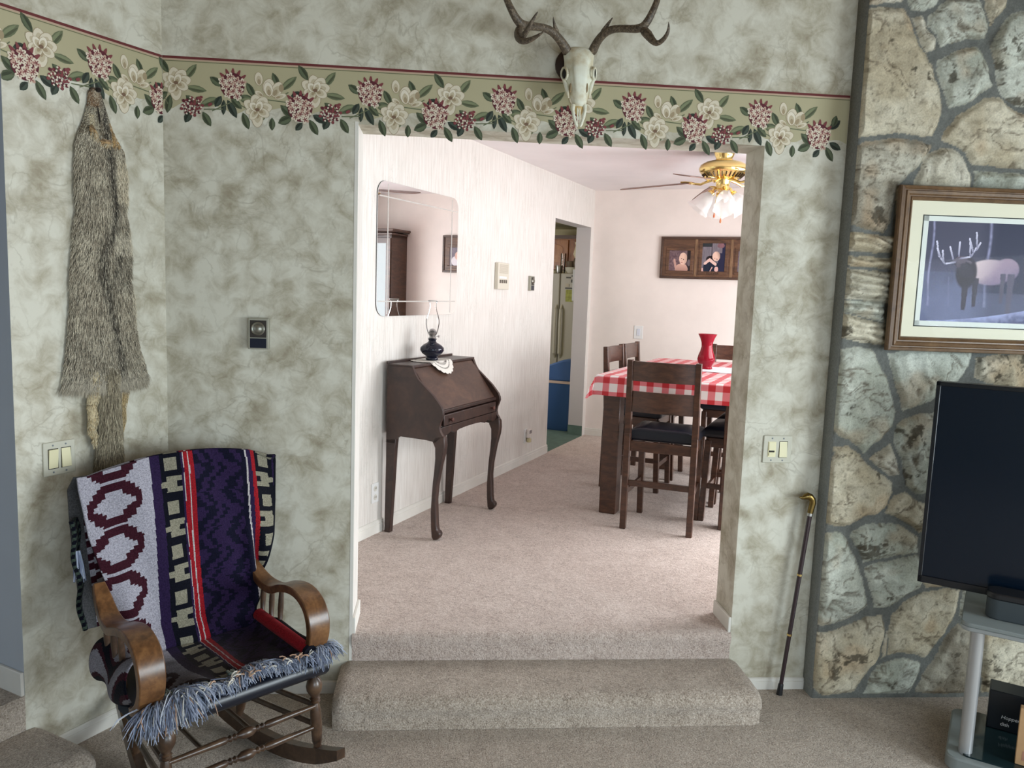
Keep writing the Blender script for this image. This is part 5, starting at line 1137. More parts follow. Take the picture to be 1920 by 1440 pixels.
# ------------------------------------------------------------ mirror
def build_mirror():
    S0, S1, z0, z1 = -3.857, -2.900, 1.532, 2.290; t = thing('wall_mirror', 'frameless wall mirror with rounded corners and thin etched lines above the desk', 'mirror', dn(0, (S0+S1)/2, z0), DRZ)
    w, h, r = (S1-S0)/2, z1-z0, .075; P_ = []
    for cx, cy, a0 in ((w-r, h-r, 0), (-w+r, h-r, 90), (-w+r, r, 180), (w-r, r, 270)):
        for k in range(9): a = R(a0+11.25*k); P_.append((cx+r*math.cos(a), cy+r*math.sin(a)))
    m, nt, b = new_mat('mirror_silver'); b.inputs['Base Color'].default_value = (.94, .94, .94, 1); b.inputs['Metallic'].default_value = 1; b.inputs['Roughness'].default_value = .004
    MB().prism(P_, lambda a, b_, c: (c, a, b_), .003, .0075).build('mirror_glass', m, t, smooth=0)
    MB().prism([(a*1.004, b_) for a, b_ in P_], lambda a, b_, c: (c, a, b_), .0, .0035).build('backing', plain('grey_edge_backing', rgb(70, 74, 72), .4), t, smooth=0)
    ml = plain('etched_line_glass', rgb(206, 204, 198), .25, .3); g = .085
    for y in (-w+g+.02, w-g): MB().box(.0074, y-.0045, .012, .0082, y+.0045, h-.012).build('etched_line', ml, t, smooth=0)
    for zz in (g, h-g): MB().box(.0074, -w+.012, zz-.0035, .0083, w-.012, zz+.0035).build('etched_line', ml, t, smooth=0)
build_mirror()
# ------------------------------------------------------------ small things on the dining wall
def on_dl(u, v, off=0):
    p = hit(u, v, EF, EF.dot(KF)+off); return (p-KF).dot(DF), p.z
def build_intercom():
    s0, za = on_dl(928, 492, .0); s1, zb = on_dl(951, 543, .03); t = thing('intercom', 'almond wall intercom panel with speaker grille and buttons', 'intercom', dn(0, s0+.10, (za+zb)/2), DRZ); h = (za-zb)/2
    mp = plain('almond_plastic', rgb(208, 202, 186), .45)
    MB().box(0, -.10, -h, .030, .10, h).build('housing', mp, t, bev=.004); m = MB()
    for k in range(9): m.box(.030, -.075, h*.22+k*.0075, .0315, .075, h*.22+k*.0075+.004)
    m.build('speaker_grille', plain('grey_slats', rgb(182, 174, 158), .5), t, smooth=0)
    MB().box(.030, -.08, -h*.18, .032, .05, -h*.02).build('label_strip', M_WHITEP, t); m = MB()
    for k in range(4): m.box(.030, -.07+k*.035, -h*.52, .0335, -.05+k*.035, -h*.28)
    m.build('buttons', plain('dark_buttons', rgb(92, 84, 74), .5), t, smooth=0)
build_intercom()
s0, za = on_dl(996, 518, .01); _, zb = on_dl(998, 545, .01)
thermostat('thermostat', 'small thermostat with a dial between the intercom and the kitchen doorway', tuple(dn(0, s0, (za+zb)/2)), DRZ+PI/2, .075, .118, .026)
def outlet(label, loc, rotz, plug=False):
    t = thing('wall_outlet', label, 'outlet', loc, rotz)
    MB().box(0, -.036, -.058, .006, .036, .058).build('cover_plate', M_WHITEP, t, bev=.002)
    for z in (-.026, .026):
        MB().lathe([(.017, 0), (.017, .0075), (0, .0075)], 20, (0, 0, z), (1, 0, 0)).build('socket', plain('ivory_socket', rgb(210, 206, 196), .4), t); m = MB()
        for y in (-.006, .006): m.box(.007, y-.0015, z-.004, .0079, y+.0015, z+.007)
        m.build('slot', M_DARKHOLE, t, smooth=0)
    return t
s0, z0 = on_dl(703, 924, .003); outlet('white double outlet low on the wall left of the desk', dn(0, s0, z0), DRZ)
s0, z0 = on_dl(986, 817, .003); outlet('white outlet low on the wall near the kitchen doorway', dn(0, s0, z0), DRZ)
def build_freshener():
    t = thing('plug_in_air_freshener', 'white and amber plug-in air freshener in the outlet near the kitchen doorway', 'air freshener', dn(.009, s0+.012, z0+.012), DRZ)
    MB().box(0, -.024, -.030, .030, .024, .046).build('plug_body', plain('cream_shell', rgb(222, 214, 206), .4), t, bev=.008); MB().box(.030, -.020, .010, .034, .020, .036).build('vent', plain('grey_vent', rgb(130, 124, 124), .5), t)
    MB().lathe([(0, -.066), (.018, -.066), (.020, -.060), (.020, -.036), (.012, -.030)], 16, (.018, 0, 0)).build('oil_bottle', plain('amber_oil', rgb(200, 190, 150), .1, spec=.6), t)
build_freshener()
def build_dswitch():
    p = hit(1197, 623, DF, DF.dot(KF)-.004); e = (p-KF).dot(EF); t = thing('light_switch', 'white rocker switch alone on the far dining wall', 'light switch', dn(e, 0, p.z), DRZ)
    MB().box(-.044, -.006, -.064, .044, 0, .064).build('cover_plate', M_WHITEP, t, bev=.002); MB().box(-.017, -.010, -.033, .017, -.005, .033).build('rocker', plain('bluish_white', rgb(206, 210, 220), .35), t, bev=.002)
build_dswitch()
# ------------------------------------------------------------ family photo frame on the far wall
def baby_one(x, y):
    n = float(fbm(np.array(x*2), np.array(y*2), 9, 3, 3)); c = lerp3(rgb(70, 46, 54), rgb(134, 112, 116), n)
    E = lambda cx, cy, a, b: ((x-cx)/a)**2+((y-cy)/b)**2
    if x > .84: c = lerp3(rgb(40, 32, 36), rgb(110, 96, 100), float(E(.94, .6, .08, .16) < 1))
    if E(.60, .92, .30, .28) < 1: c = lerp3(rgb(206, 164, 148), rgb(140, 100, 92), (y-.7)*2)
    if seg(x, y, .25, .50, .33, .85)[0] < .05 or E(.25, .48, .05, .07) < 1: c = rgb(190, 150, 138)
    if E(.66, .40, .19, .30) < 1: c = lerp3(rgb(224, 188, 170), rgb(150, 112, 100), max(0, (x-.68)*3))
    for ex, ey in ((.585, .40), (.68, .44)):
        if E(ex, ey, .028, .022) < 1: c = rgb(80, 54, 50)
    if E(.60, .58, .05, .022) < 1: c = rgb(176, 110, 104)
    if E(.61, .50, .022, .03) < 1: c = rgb(206, 160, 146)
    return c
def baby_two(x, y):
    n = float(fbm(np.array(x*4), np.array(y), 6, 3, 5)); c = lerp3(rgb(96, 90, 100), rgb(136, 128, 134), n); E = lambda cx, cy, a, b: ((x-cx)/a)**2+((y-cy)/b)**2
    if abs(x-.42) < .015: c = rgb(66, 58, 66)
    if y < .12 and x < .4: c = rgb(46, 50, 54)
    if x > .70 and y > .35 or (x > .86): c = rgb(34, 36, 62)
    if E(.80, .08, .16, .09) < 1: c = lerp3(rgb(150, 104, 110), rgb(96, 76, 84), n)
    if E(.38, .56, .20, .12) < 1: c = rgb(36, 28, 32)
    if E(.42, .88, .36, .26) < 1: c = lerp3(rgb(22, 28, 44), rgb(34, 42, 60), n)
    if seg(x, y, .14, .72, .34, .58)[0] < .05 or seg(x, y, .36, .60, .60, .74)[0] < .055: c = rgb(226, 190, 178)
    if E(.62, .46, .17, .17) < 1: c = lerp3(rgb(226, 190, 172), rgb(112, 82, 72), max(0, (x-.62)*4 - (y-.4)*2))
    if E(.655, .56, .022, .02) < 1: c = rgb(70, 36, 36)
    if E(.56, .53, .03, .01) < 1: c = rgb(150, 104, 96)
    if E(.65, .92, .09, .09) < 1 or seg(x, y, .38, .98, .46, .86)[0] < .02 or E(.03, .95, .04, .08) < 1: c = rgb(220, 176, 168)
    return c
def baby_three(x, y):
    n = float(fbm(np.array(x*3), np.array(y*2), 8, 3, 8)); c = lerp3(rgb(84, 76, 88), rgb(128, 118, 128), n); E = lambda cx, cy, a, b: ((x-cx)/a)**2+((y-cy)/b)**2
    if E(.55, .75, .34, .3) < 1: c = rgb(206, 200, 204)
    if E(.52, .45, .17, .22) < 1: c = lerp3(rgb(222, 184, 168), rgb(160, 120, 108), (x-.5)*3)
    if E(.12, .10, .05, .04) < 1: c = rgb(230, 228, 226)
    return c
def build_family():
    e0, e1, zt, zb = .69, 1.70, 2.262, 1.868; t = thing('photo_frame', 'wide brown wooden frame holding baby photographs on the far dining wall', 'picture frame', dn(e0, 0, zb), DRZ); w, h = e1-e0, zt-zb
    MB().box(0, -.022, 0, w, -.001, h).build('back_board', M_FAMILY, t, bev=.003)
    m = MB(); b = .022; m.box(0, -.032, 0, w, -.020, b); m.box(0, -.032, h-b, w, -.020, h); m.box(0, -.032, b, b, -.020, h-b); m.box(w-b, -.032, b, w, -.020, h-b); m.build('outer_edge', wood_mat('dark_walnut', rgb(48, 32, 24), rgb(70, 48, 36), rgb(92, 66, 48), (2.5, 14, 14), .5), t, bev=.003)
    for x in (.335, .665): MB().box(x-.012, -.026, .022, x+.012, -.021, h-.022).build('divider', wood_mat('light_walnut', rgb(96, 70, 48), rgb(122, 92, 64), rgb(144, 112, 82), (14, 14, 2.5), .5), t, bev=.002)
    for (x0, x1, z0, z1, f, nx, ny) in ((.085, .285, .075, .265, baby_one, 64, 60), (.395, .605, .075, .335, baby_two, 60, 72), (.725, .925, .075, .265, baby_three, 48, 44)):
        q = MB(); r = .030; q.box(x0-r, -.028, z0-r, x1+r, -.021, z0); q.box(x0-r, -.028, z1, x1+r, -.021, z1+r); q.box(x0-r, -.028, z0, x0, -.021, z1); q.box(x1, -.028, z0, x1+r, -.021, z1)
        fr_ = q.build('photo_surround', M_FAMILY, t, bev=.003)
        IM = painting(nx, ny, f); g = MB(); g.grid(nx, ny, lambda u, v: (x0+(x1-x0)*u, -.0235, z0+(z1-z0)*v), lambda u, v: IM[ny-1-int(v*ny)][int(u*nx)]); g.build('baby_photo', vcol_mat('photo_print', .35), t, smooth=0)
    text_part('engraved_lettering', 'BEAVER', .034, t, (.50, -.0285, .046), (PI/2, 0, 0), plain('burnt_lettering', rgb(46, 28, 20), .8), align='CENTER')
build_family()
# ------------------------------------------------------------ ceiling fan with glass light shades
def build_fan():
    t = thing('ceiling_fan', 'brass ceiling fan with brown blades and frosted tulip glass shades', 'ceiling fan', dn(1.553, -1.929, ZC), DRZ)
    L = lambda n, pr, m, **k: MB().lathe(pr, 36).build(n, m, t, smooth=50)
    L('canopy', [(.070, 0), (.070, -.012), (.064, -.030), (.056, -.048), (.056, -.06)], M_BRASS)
    L('motor_housing', [(.056, -.056), (.075, -.062), (.125, -.076), (.158, -.096), (.168, -.120), (.160, -.142), (.150, -.152)], M_BRASS)
    m = MB().lathe([(.150, -.150), (.118, -.178), (.085, -.190), (.04, -.192)], 36)
    m.build('vent_band', M_BRASS, t); m = MB()
    for k in range(30):
        a = 2*PI*k/30; c, s = math.cos(a), math.sin(a); m.tube([(.144*c, .144*s, -.157), (.116*c, .116*s, -.1815)], .0042, 5)
    m.build('vent_slots', plain('dark_bronze_slot', rgb(70, 54, 34), .4, .5), t)
    L('switch_housing', [(.052, -.190), (.052, -.200), (.046, -.206), (.046, -.252), (.05, -.258), (.03, -.270), (0, -.272)], M_BRASS)
    M_BLADE = wood_mat('blade_wood', rgb(92, 66, 58), rgb(122, 92, 80), rgb(146, 114, 98), (3, 3, 3), .4)
    for k in range(5):
        a = R(114+72*k); M = Matrix.Rotation(a, 3, 'Z'); tilt = Matrix.Rotation(R(-11), 3, 'X')
        pl = [(.225, -.046), (.30, -.058), (.60, -.066), (.685, -.060), (.708, -.035), (.712, 0), (.708, .035), (.685, .060), (.60, .066), (.30, .058), (.225, .046)]
        b = MB().prism(pl, lambda x, y, c: M @ (tilt @ Vector((x, y, c)) + Vector((0, 0, -.210 - .085*(x-.2)))), -.003, .003).build('fan_blade', M_BLADE, t, bev=.001)
        br = MB(); br.tube([M @ Vector(p) for p in ((.06, 0, -.19), (.11, 0, -.205), (.15, 0, -.222), (.20, 0, -.216))], [.011, .009, .009, .008], 8)
        for y in (-.028, .028): br.tube([M @ Vector(p) for p in ((.19, 0, -.216), (.215, y, -.213), (.25, y*1.1, -.210), (.285, y*.4, -.208))], .006, 6)
        br.build('blade_bracket', M_BRASS, t).parent = b
    mg, nt, b = new_mat('frosted_tulip_glass'); b.inputs['Base Color'].default_value = (.92, .91, .89, 1); b.inputs['Roughness'].default_value = .3
    tl = nd(nt, 'ShaderNodeBsdfTranslucent'); tl.inputs[0].default_value = (.95, .94, .92, 1); tp = nd(nt, 'ShaderNodeBsdfTransparent'); m1 = nt.nodes.new('ShaderNodeMixShader'); m1.inputs[0].default_value = .55; m2 = nt.nodes.new('ShaderNodeMixShader'); m2.inputs[0].default_value = .35
    nt.links.new(b.outputs[0], m1.inputs[1]); nt.links.new(tl.outputs[0], m1.inputs[2]); nt.links.new(m1.outputs[0], m2.inputs[1]); nt.links.new(tp.outputs[0], m2.inputs[2]); nt.links.new(m2.outputs[0], nt.nodes['Material Output'].inputs[0])
    for k in range(4):
        a = R(20+90*k); ax = Vector((math.cos(a)*.62, math.sin(a)*.62, -.80)).normalized(); o = Vector((math.cos(a)*.058, math.sin(a)*.058, -.262))
        ar = MB().tube([Vector((math.cos(a)*.03, math.sin(a)*.03, -.245)), Vector((math.cos(a)*.055, math.sin(a)*.055, -.250)), o + ax*.02], .010, 8); ar.lathe([(.016, 0), (.026, .008), (.027, .024)], 20, o+ax*.012, ax, cap=False); ar = ar.build('lamp_arm', M_BRASS, t)
        s = MB().lathe([(.024, 0), (.034, .016), (.048, .04), (.058, .07), (.064, .10), (.072, .125), (.084, .142)], 48, o+ax*.03, ax, wave=lambda i, an: .055*max(0, (i-3)/3)*math.cos(an*8), cap=False).build('glass_shade', mg, t, smooth=60)
        MB().ball(tuple(o+ax*.085), (.024, .024, .030), 10).build('bulb', plain('white_bulb', rgb(236, 234, 228), .3), t).parent = s
    for (x, y, z) in ((-.040, -.030, -.418), (.006, -.030, -.455)):
        c = MB().tube([(x*.8, y, -.262), (x, y, z)], .0012, 5).build('pull_chain', M_BRASS, t)
        MB().lathe([(0, -.036), (.0065, -.030), (.0072, -.020), (.003, -.004), (.002, 0)], 12, (x, y, z)).build('wooden_fob', plain('orange_wood_fob', rgb(206, 116, 74), .4), t).parent = c
build_fan()
# ------------------------------------------------------------ dining table, cloth, runner, vase
TE0, TE1, TS0, TS1, TZ = .985, 1.93, -2.745, -1.04, 1.178
def build_table():
    c = ((TE0+TE1)/2, (TS0+TS1)/2); t = thing('dining_table', 'tall dark brown dining table with thick square legs', 'table', dn(c[0], c[1], ZU), DRZ); a, b = (TE1-TE0)/2, (TS1-TS0)/2; h = TZ-ZU
    MB().box(-a, -b, h-.035, a, b, h).build('tabletop', M_DINE, t, bev=.004)
    m = MB(); m.box(-a+.06, -b+.06, h-.13, a-.06, -b+.085, h-.035); m.box(-a+.06, b-.085, h-.13, a-.06, b-.06, h-.035); m.box(-a+.06, -b+.06, h-.13, -a+.085, b-.06, h-.035); m.box(a-.085, -b+.06, h-.13, a-.06, b-.06, h-.035); m.build('apron', M_DINE, t, smooth=0)
    for sx in (-1, 1):
        for sy in (-1, 1): x, y = sx*(a-.085), sy*(b-.085); MB().box(x-.055, y-.055, 0, x+.055, y+.055, h-.035).build('leg', M_DINE, t, bev=.006)
build_table()
def gingham(e, s):
    P_ = .0475*2; a, b = (e/P_) % 1 < .5, (s/P_) % 1 < .5
    return rgb(190, 44, 52) if (a and b) else (rgb(218, 122, 128) if (a or b) else rgb(232, 224, 222))
def build_cloth():
    c = ((TE0+TE1)/2, (TS0+TS1)/2); t = thing('tablecloth', 'red and white gingham cloth covering the tall dining table', 'tablecloth', dn(c[0], c[1], TZ), DRZ)
    a, b, ov, h0 = (TE1-TE0)/2+.006, (TS1-TS0)/2+.006, .135, .004; A_2, B_2 = a+ov, b+ov; nx, ny = 112, 146
    def f(u, v):
        x, y = -A_2 + 2*A_2*u, -B_2 + 2*B_2*v; ox, oy = max(0, abs(x)-a), max(0, abs(y)-b); sx, sy = math.copysign(1, x), math.copysign(1, y); z = h0; px, py = x, y
        if ox > 0 or oy > 0:
            d = max(ox, oy) if not (ox and oy) else math.hypot(ox, oy); wob = .008*math.sin((y if ox > oy else x)*13)*min(1, d/.1); corner = ox > 0 and oy > 0
            drop = d; z = h0 - max(0, drop-.004)*.97
            if ox: px = sx*(a + .010 + wob + (.045*min(ox, oy)/ov + .02*oy/ov if corner else .012*ox/ov))
            if oy: py = sy*(b + .010 + wob + (.045*min(ox, oy)/ov + .02*ox/ov if corner else .012*oy/ov))
            if corner: z = h0 - min(math.hypot(ox, oy), ov*1.16)*.97
        return Vector((px, py, z))
    m = MB(); m.grid(nx, ny, f, lambda u, v: gingham(-A_2+2*A_2*u+5, -B_2+2*B_2*v+5)); m.build('cloth', vcol_mat('gingham_vinyl', .5, spec=.4), t, smooth=60)
build_cloth()
vp_ = on_z(1323, 691, TZ+.01); VE, VS = (vp_-KF).dot(EF), (vp_-KF).dot(DF)
def build_runner():
    t = thing('table_runner', 'small white cloth beneath the red vase on the gingham tablecloth', 'table runner', dn(VE+.10, VS+.0, TZ+.0055), DRZ); m = MB()
    m.grid(24, 24, lambda u, v: Vector(((u-.5)*.50*(1+.012*math.sin(v*30)), (v-.5)*.44*(1+.012*math.sin(u*30)), .0012+.0008*math.sin(u*17+v*11))), None)
    o = m.build('white_cloth', plain('white_linen', rgb(232, 230, 234), .85), t); s = o.modifiers.new('thickness', 'SOLIDIFY'); s.thickness = .0015; s.offset = 1
build_runner()
def build_vase():
    t = thing('vase', 'ruby red flared glass vase standing on the dining table', 'vase', dn(VE, VS, TZ+.0092), DRZ); m, nt, b = new_mat('ruby_glass'); b.inputs['Base Color'].default_value = (.42, .008, .028, 1); b.inputs['Roughness'].default_value = .05; b.inputs['Transmission Weight'].default_value = .45; b.inputs['IOR'].default_value = 1.35
    pr = [(0, 0), (.046, 0), (.048, .006), (.043, .014), (.045, .024), (.060, .050), (.064, .072), (.058, .098), (.046, .130), (.039, .160), (.041, .190), (.052, .222), (.068, .252)]
    s = 1.0; MB().lathe([(r*s, z*s) for r, z in pr] + [(r*s-.003, z*s) for r, z in pr[:2:-1]] + [(0, .012)], 40).build('vase_body', m, t, smooth=60)
build_vase()
# ------------------------------------------------------------ counter height chairs
def build_chair():
    t = thing('dining_chair', 'x', 'chair', (0, 0, 0))      # frame: back towards -y, seat towards +y
    w, dp = .205, .375
    for s in (-1, 1):
        m = MB(); p0, p1, p2 = Vector((s*.203, -.012, 0)), Vector((s*.203, .0, .60)), Vector((s*.203, -.03, 1.052))
        m.beam(p0, p1, .036, .040, up=(0, 1, 0), w2=(.038, .046)); m.beam(p1, p2, .038, .046, up=(0, 1, 0), w2=(.034, .034)); m.build('back_leg', M_DINE, t, bev=.003)
        MB().beam((s*.182, dp+.02, 0), (s*.185, dp, .535), .036, .036, up=(0, 1, 0), w2=(.040, .040)).build('front_leg', M_DINE, t, bev=.003)
        MB().beam((s*.198, 0, .235), (s*.184, dp+.008, .235), .018, .034).build('side_stretcher', M_DINE, t, bev=.002)
    MB().beam((-.19, -.002, .29), (.19, -.002, .29), .018, .036).build('rear_stretcher', M_DINE, t, bev=.002); MB().beam((-.175, dp+.010, .20), (.175, dp+.010, .20), .018, .036).build('front_stretcher', M_DINE, t, bev=.002)
    def rail(z0, z1, nm):
        m = MB(); n = 12
        def f(u, q):
            x = -.188+.376*u; y = -.03*((z0+z1)/2-.6)/.45 - .022*(1-(2*u-1)**2); return x, y
        vs = []
        for i in range(n+1):
            x, y = f(i/n, 0); zt = z1 - .004*(1-(2*i/n-1)**2)*0
            vs += [(x, y-.010, z0), (x, y+.010, z0), (x, y+.009, zt), (x, y-.009, zt)]
        m.add(vs, [(i*4+j, (i+1)*4+j, (i+1)*4+(j+1) % 4, i*4+(j+1) % 4) for i in range(n) for j in range(4)] + [(0, 1, 2, 3), tuple(n*4+j for j in (3, 2, 1, 0))]); m.build(nm, M_DINE, t, bev=.002)
    rail(.925, 1.045, 'back_rail'); rail(.735, .862, 'back_rail')
    m = MB(); m.box(-.195, -.01, .490, .195, .014, .552); m.box(-.19, dp-.012, .490, .19, dp+.014, .552); m.box(-.200, .0, .490, -.178, dp, .552); m.box(.178, 0, .490, .200, dp, .552); m.build('seat_apron', M_DINE, t, bev=.003)
    m = MB()
    for i, (z, q) in enumerate(((.552, .0), (.572, .012), (.600, .006), (.620, -.02), (.630, -.07), (.634, -.15))):
        pass
    P_ = lambda q, z: [(x, y, z) for x, y in ((-.198-q, .022-q*.2), (.198+q, .022-q*.2), (.206+q, dp+.028+q), (-.206-q, dp+.028+q))]
    lv = [(.552, 0), (.566, .010), (.592, .012), (.612, -.002), (.625, -.035), (.632, -.09), (.634, -.16)]; vs = [p for z, q in lv for p in P_(q, z)]
    m.add(vs, [(i*4+j, i*4+(j+1) % 4, i*4+4+(j+1) % 4, i*4+4+j) for i in range(len(lv)-1) for j in range(4)] + [(3, 2, 1, 0), tuple(len(vs)-4+j for j in range(4))]); m.build('seat_cushion', M_LEATHER, t, bev=.012, smooth=60, segs=3)
    return t
CH = build_chair(); G = 'counter height chairs around the dining table'
def place(e, s, face, label, first=False):   # face: direction the sitter looks, degrees in the dining frame (90 = towards the far wall)
    loc = dn(e, s, ZU); rz = DRZ + R(face-90)
    if first: CH.location = loc; CH.rotation_euler = (0, 0, rz); CH['label'] = label; CH['group'] = G; return
    dup(CH, loc, rz, label, G)
place(1.458, -2.955, 93, 'dark wooden chair at the near end of the table, its back to the viewer', True)
place(.830, -1.815, 0, 'dark wooden chair on the left side of the table, nearer the writing desk')
place(.835, -1.355, 0, 'dark wooden chair on the left side of the table nearest the far wall')
place(1.60, -.90, 270, 'dark wooden chair at the far end of the table behind the red vase')
place(2.05, -2.365, 180, 'dark wooden chair half hidden at the right side of the table, nearest the opening')
place(2.05, -1.90, 180, 'dark wooden chair at the right side of the table, behind the half hidden one')
# ------------------------------------------------------------ china cabinet (seen in the mirror)
def build_cabinet():
    e0, e1, dp, h = 2.16, 2.96, .36, 1.98; t = thing('china_cabinet', 'dark china cabinet with glass doors in the right corner, seen in the mirror', 'cabinet', dn(e0, 0, ZU), DRZ); w = e1-e0; M_ = M_DINE
    m = MB(); m.box(0, -dp, .0, w, -.004, .75); m.box(0, -dp+.04, .75, .025, -.004, h); m.box(w-.025, -dp+.04, .75, w, -.004, h); m.box(.025, -.03, .75, w-.025, -.004, h); m.box(0, -dp+.04, h-.03, w, -.004, h); m.build('carcass', M_, t, smooth=0)
    m = MB()
    for i, (o, z) in enumerate(((.0, 0), (.012, .02), (.03, .05), (.045, .06))): m.box(-o, -dp+.04-o, h+z-.02, w+o, -.004, h+z+.002)
    m.build('cornice', M_, t, bev=.004)
    for k in (0, 1):
        x0, x1 = k*w/2+.004, (k+1)*w/2-.004; q = MB(); y0, y1 = -dp+.018, -dp+.04; q.box(x0, y0, .76, x0+.05, y1, h-.035); q.box(x1-.05, y0, .76, x1, y1, h-.035); q.box(x0+.05, y0, .76, x1-.05, y1, .82); q.box(x0+.05, y0, h-.09, x1-.05, y1, h-.035); d = q.build('glass_door', M_, t, smooth=0)
        MB().box(x0+.05, y0+.008, .82, x1-.05, y0+.012, h-.09).build('pane', plain('dark_reflecting_glass', (.02, .05, .05), .03, spec=1.0), t, smooth=0).parent = d
        MB().lathe([(.006, 0), (.011, .014), (0, .02)], 12, (x1-.025 if k == 0 else x0+.025, y0, 1.3), (0, -1, 0)).build('knob', M_BRASS2, t).parent = d
        MB().box(x0+.02, -dp-.012, .06, x1-.02, -dp, .70).build('lower_door', M_, t, bev=.004)
build_cabinet()
# ------------------------------------------------------------ kitchen glimpsed through the doorway
FS = 1.95
def on_d(u, v, s): p = hit(u, v, DF, DF.dot(KF)+s); return (p-KF).dot(EF), p.z
def build_fridge():
    ec, zt = on_d(1051, 512, FS); zt += .0; e0, e1 = ec-.36, ec+.54; t = thing('refrigerator', 'grey-white side by side refrigerator in the kitchen behind the doorway', 'refrigerator', dn(ec, FS, ZU), DRZ); h = zt-ZU
    MW = plain('almond_enamel', rgb(176, 170, 160), .35); MB().box(-.36, .075, .02, .54, .72, h-.005).build('cabinet_body', MW, t, bev=.006)
    for x0, x1, hx in ((-.36, -.004, -.035), (.004, .54, .035)):
        d = MB().box(x0, 0, .06, x1, .07, h).build('door', MW, t, bev=.012); ez, z1 = on_d(1050, 565, FS)
        MB().tube([(hx, .005, h-.40), (hx, -.045, h-.46), (hx, -.05, h-.62), (hx, -.045, h-1.02), (hx, .005, h-1.08)], [.012, .016, .017, .016, .012], 8).build('handle', plain('cream_handle', rgb(206, 200, 190), .3), t).parent = d
    return ec, zt
FE, FZ = build_fridge()
def paper(name, label, cat, u0, v0, u1, v1, mat, group=None, th=.002):
    (ea, za), (eb, zb) = on_d(u0, v0, FS), on_d(u1, v1, FS); o = MB().box(0, -th, 0, abs(eb-ea), 0, abs(za-zb)).build(name, mat, loc=dn(min(ea, eb), FS-.001, min(za, zb)), rotz=DRZ, smooth=0); return tag(o, label, cat, group)
paper('note', 'yellow-green printed note held on the refrigerator door', 'note', 1061, 543, 1073, 566, paint_mat('yellow_green_note', rgb(168, 170, 92), .2, 30))
paper('calendar', 'tall white sheet hanging at the right of the refrigerator door', 'paper', 1076, 505, 1079, 564, plain('white_sheet', rgb(222, 222, 232), .7), th=.03)
for u, v, w, h_, nm in ((1062, 519, 8, 3, 'dark small magnet at the top of the refrigerator door'), (1072, 516, 6, 3, 'dark small magnet right of another at the top of the refrigerator'), (1071, 524, 5, 6, 'square dark magnet above the yellow-green note'), (1061, 532, 6, 6, 'pale clip magnet holding the yellow-green note'), (1060, 539, 13, 3, 'dark strip magnet along the top of the yellow-green note')):
    paper('fridge_magnet', nm, 'magnet', u, v, u+w, v+h_, plain('dark_magnet', rgb(186, 176, 160) if 'pale' in nm else rgb(66, 64, 58), .5), 'magnets on the refrigerator', th=.006)
def kit(name, label, cat, u, v, pr, mat, s=FS+.22, part='body', n=24, extra=None):
    e, z = on_d(u, v, s); t = thing(name, label, cat, dn(e, s, FZ+.001), DRZ); MB().lathe(pr, n).build(part, mat, t, smooth=50); return t
kit('metal_cup', 'small metal cup on top of the refrigerator', 'cup', 1048, 508, [(0, 0), (.040, 0), (.044, .02), (.046, .07), (.052, .10), (.048, .10), (.040, .012), (0, .010)], M_STEEL)
kit('glass_vase', 'tall clear glass behind the metal cup on the refrigerator', 'glass', 1055, 508, [(0, 0), (.028, 0), (.03, .02), (.032, .26), (.029, .26), (.027, .02), (0, .012)], glass_mat('tumbler_glass', alpha=.35), s=FS+.30)
kit('mixing_bowl', 'white bowl near the right end of the refrigerator top', 'bowl', 1072, 508, [(0, 0), (.05, 0), (.075, .03), (.088, .075), (.084, .075), (.07, .034), (0, .012)], plain('white_ceramic', rgb(212, 208, 196), .3), s=FS+.10)
kit('glass_dish', 'stacked glass dish behind the white bowl on the refrigerator', 'dish', 1070, 505, [(0, .08), (.05, .08), (.062, .15), (.07, .16), (.066, .16), (.056, .10), (.04, .0), (0, 0)], plain('smoky_glass_dish', rgb(120, 104, 92), .12), s=FS+.29)
def build_hl():
    e, z = on_d(1080, 505, FS+.22); t = thing('hurricane_lamp', 'glass hurricane lamp with bright chimney on top of the refrigerator', 'lamp', dn(e, FS+.22, FZ+.001), DRZ)
    MB().lathe([(0, 0), (.035, 0), (.035, .02), (.025, .05), (.04, .14), (.036, .18), (.025, .2), (0, .2)], 20).build('base', plain('smoky_base', rgb(110, 96, 84), .2), t); MB().lathe([(.022, .2), (.046, .25), (.03, .31), (.018, .36), (.03, .40)], 24, cap=False).build('glass_chimney', plain('bright_chimney', rgb(236, 224, 200), .15), t)
build_hl()
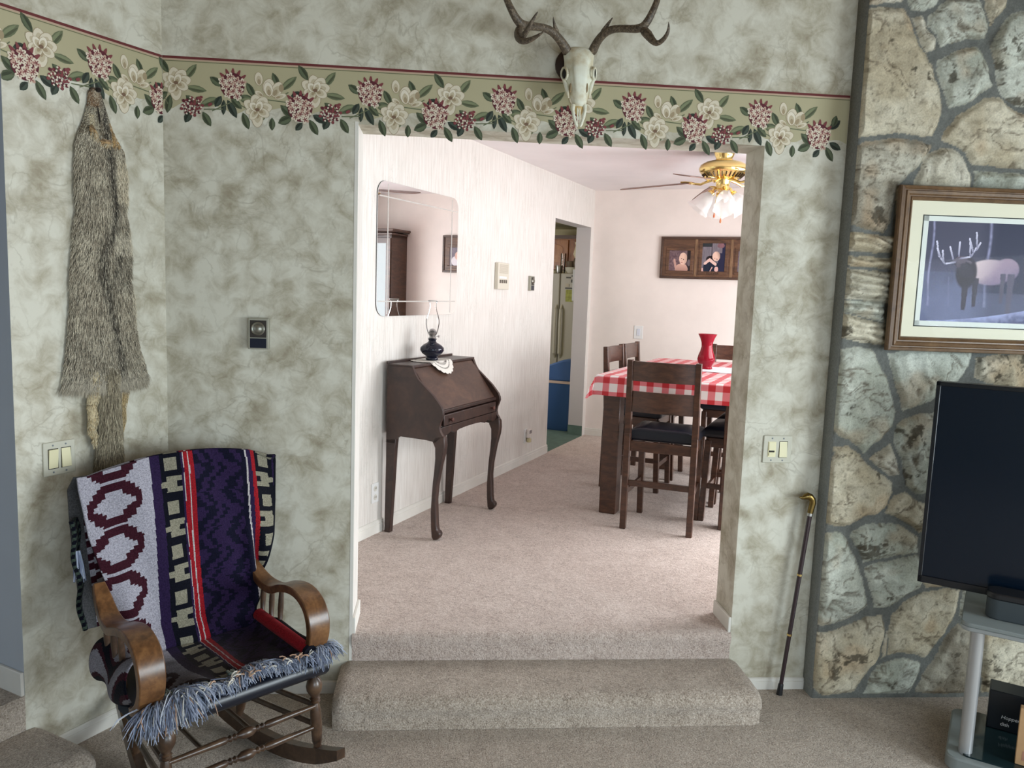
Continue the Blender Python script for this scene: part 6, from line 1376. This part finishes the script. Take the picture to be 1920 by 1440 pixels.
def build_upper():
    z0 = FZ+.17; s = FS+.38; e, zt = on_d(1060, 441, s); eL = FE-.55; t = thing('kitchen_cabinet', 'honey brown wall cabinet with arched doors above the refrigerator', 'cabinet', dn(eL, s, FZ+.055), DRZ); h = zt-FZ-.055; w = 1.5
    MW = wood_mat('honey_cabinet_wood', rgb(120, 66, 26), rgb(160, 96, 44), rgb(182, 118, 60), (6, 6, 2)); MB().box(0, .02, 0, w, .5, h).build('carcass', MW, t)
    MB().box(-.01, -.012, h-.045, w+.01, .5, h).build('crown', wood_mat('dark_crown_wood', rgb(50, 30, 18), rgb(74, 44, 26), rgb(92, 58, 36)), t)
    ec = FE-.55
    for k in range(3):
        x0, x1 = .04+k*.49, .04+k*.49+.46; d = MB().box(x0, 0, .03, x1, .022, h-.06).build('door', MW, t, bev=.003); P_ = [(x0+.07, .09), (x1-.07, .09), (x1-.07, h-.17)]
        for i in range(9): a = PI*i/8; P_.append(((x0+x1)/2+(x1-x0-.14)/2*math.cos(a), h-.17+.055*math.sin(a)))
        P_.append((x0+.07, h-.17)); MB().prism(P_, lambda a, b, c: (a, c, b), -.006, .0).build('arched_panel', wood_mat('panel_wood', rgb(132, 76, 32), rgb(172, 106, 50), rgb(194, 130, 70), (6, 6, 2)), t, bev=.004).parent = d
build_upper()
def build_bin():
    p = on_z(1066, 815, ZU); e1 = (p-KF).dot(EF); s = -.03; t = thing('trash_bin', 'blue plastic trash bin with swing lid just inside the kitchen doorway', 'trash bin', dn(e1-.262, s+.215, ZU), DRZ); MBL = plain('blue_plastic', rgb(62, 96, 148), .42)
    def ring(hw, hd, z, r=.03): 
        P_ = []
        for cx, cy, a0 in ((hw-r, hd-r, 0), (-hw+r, hd-r, 90), (-hw+r, -hd+r, 180), (hw-r, -hd+r, 270)):
            for k in range(5): a = R(a0+22.5*k); P_.append((cx+r*math.cos(a), cy+r*math.sin(a), z))
        return P_
    def loft(lv): 
        m = MB(); n = 20; vs = [p for l in lv for p in ring(*l)]; m.add(vs, [(i*n+j, i*n+(j+1) % n, i*n+n+(j+1) % n, i*n+n+j) for i in range(len(lv)-1) for j in range(n)] + [tuple(range(n-1, -1, -1)), tuple(len(vs)-n+j for j in range(n))]); return m
    loft([(.185, .125, 0), (.20, .135, .02), (.225, .155, .49), (.229, .158, .50)]).build('bucket', MBL, t, smooth=50)
    loft([(.234, .163, .498), (.236, .165, .525)]).build('liner_edge', plain('peach_liner', rgb(214, 190, 176), .5), t)
    m = MB(); pf = [(-.238, .522), (.238, .522), (.236, .60), (.215, .735), (.19, .75), (.12, .745), (-.10, .66), (-.238, .56)]; m.prism(pf, lambda a, b, c: (a, c, b), -.166, .166); m.build('swing_lid', MBL, t, bev=.018, smooth=60, segs=3)
build_bin()
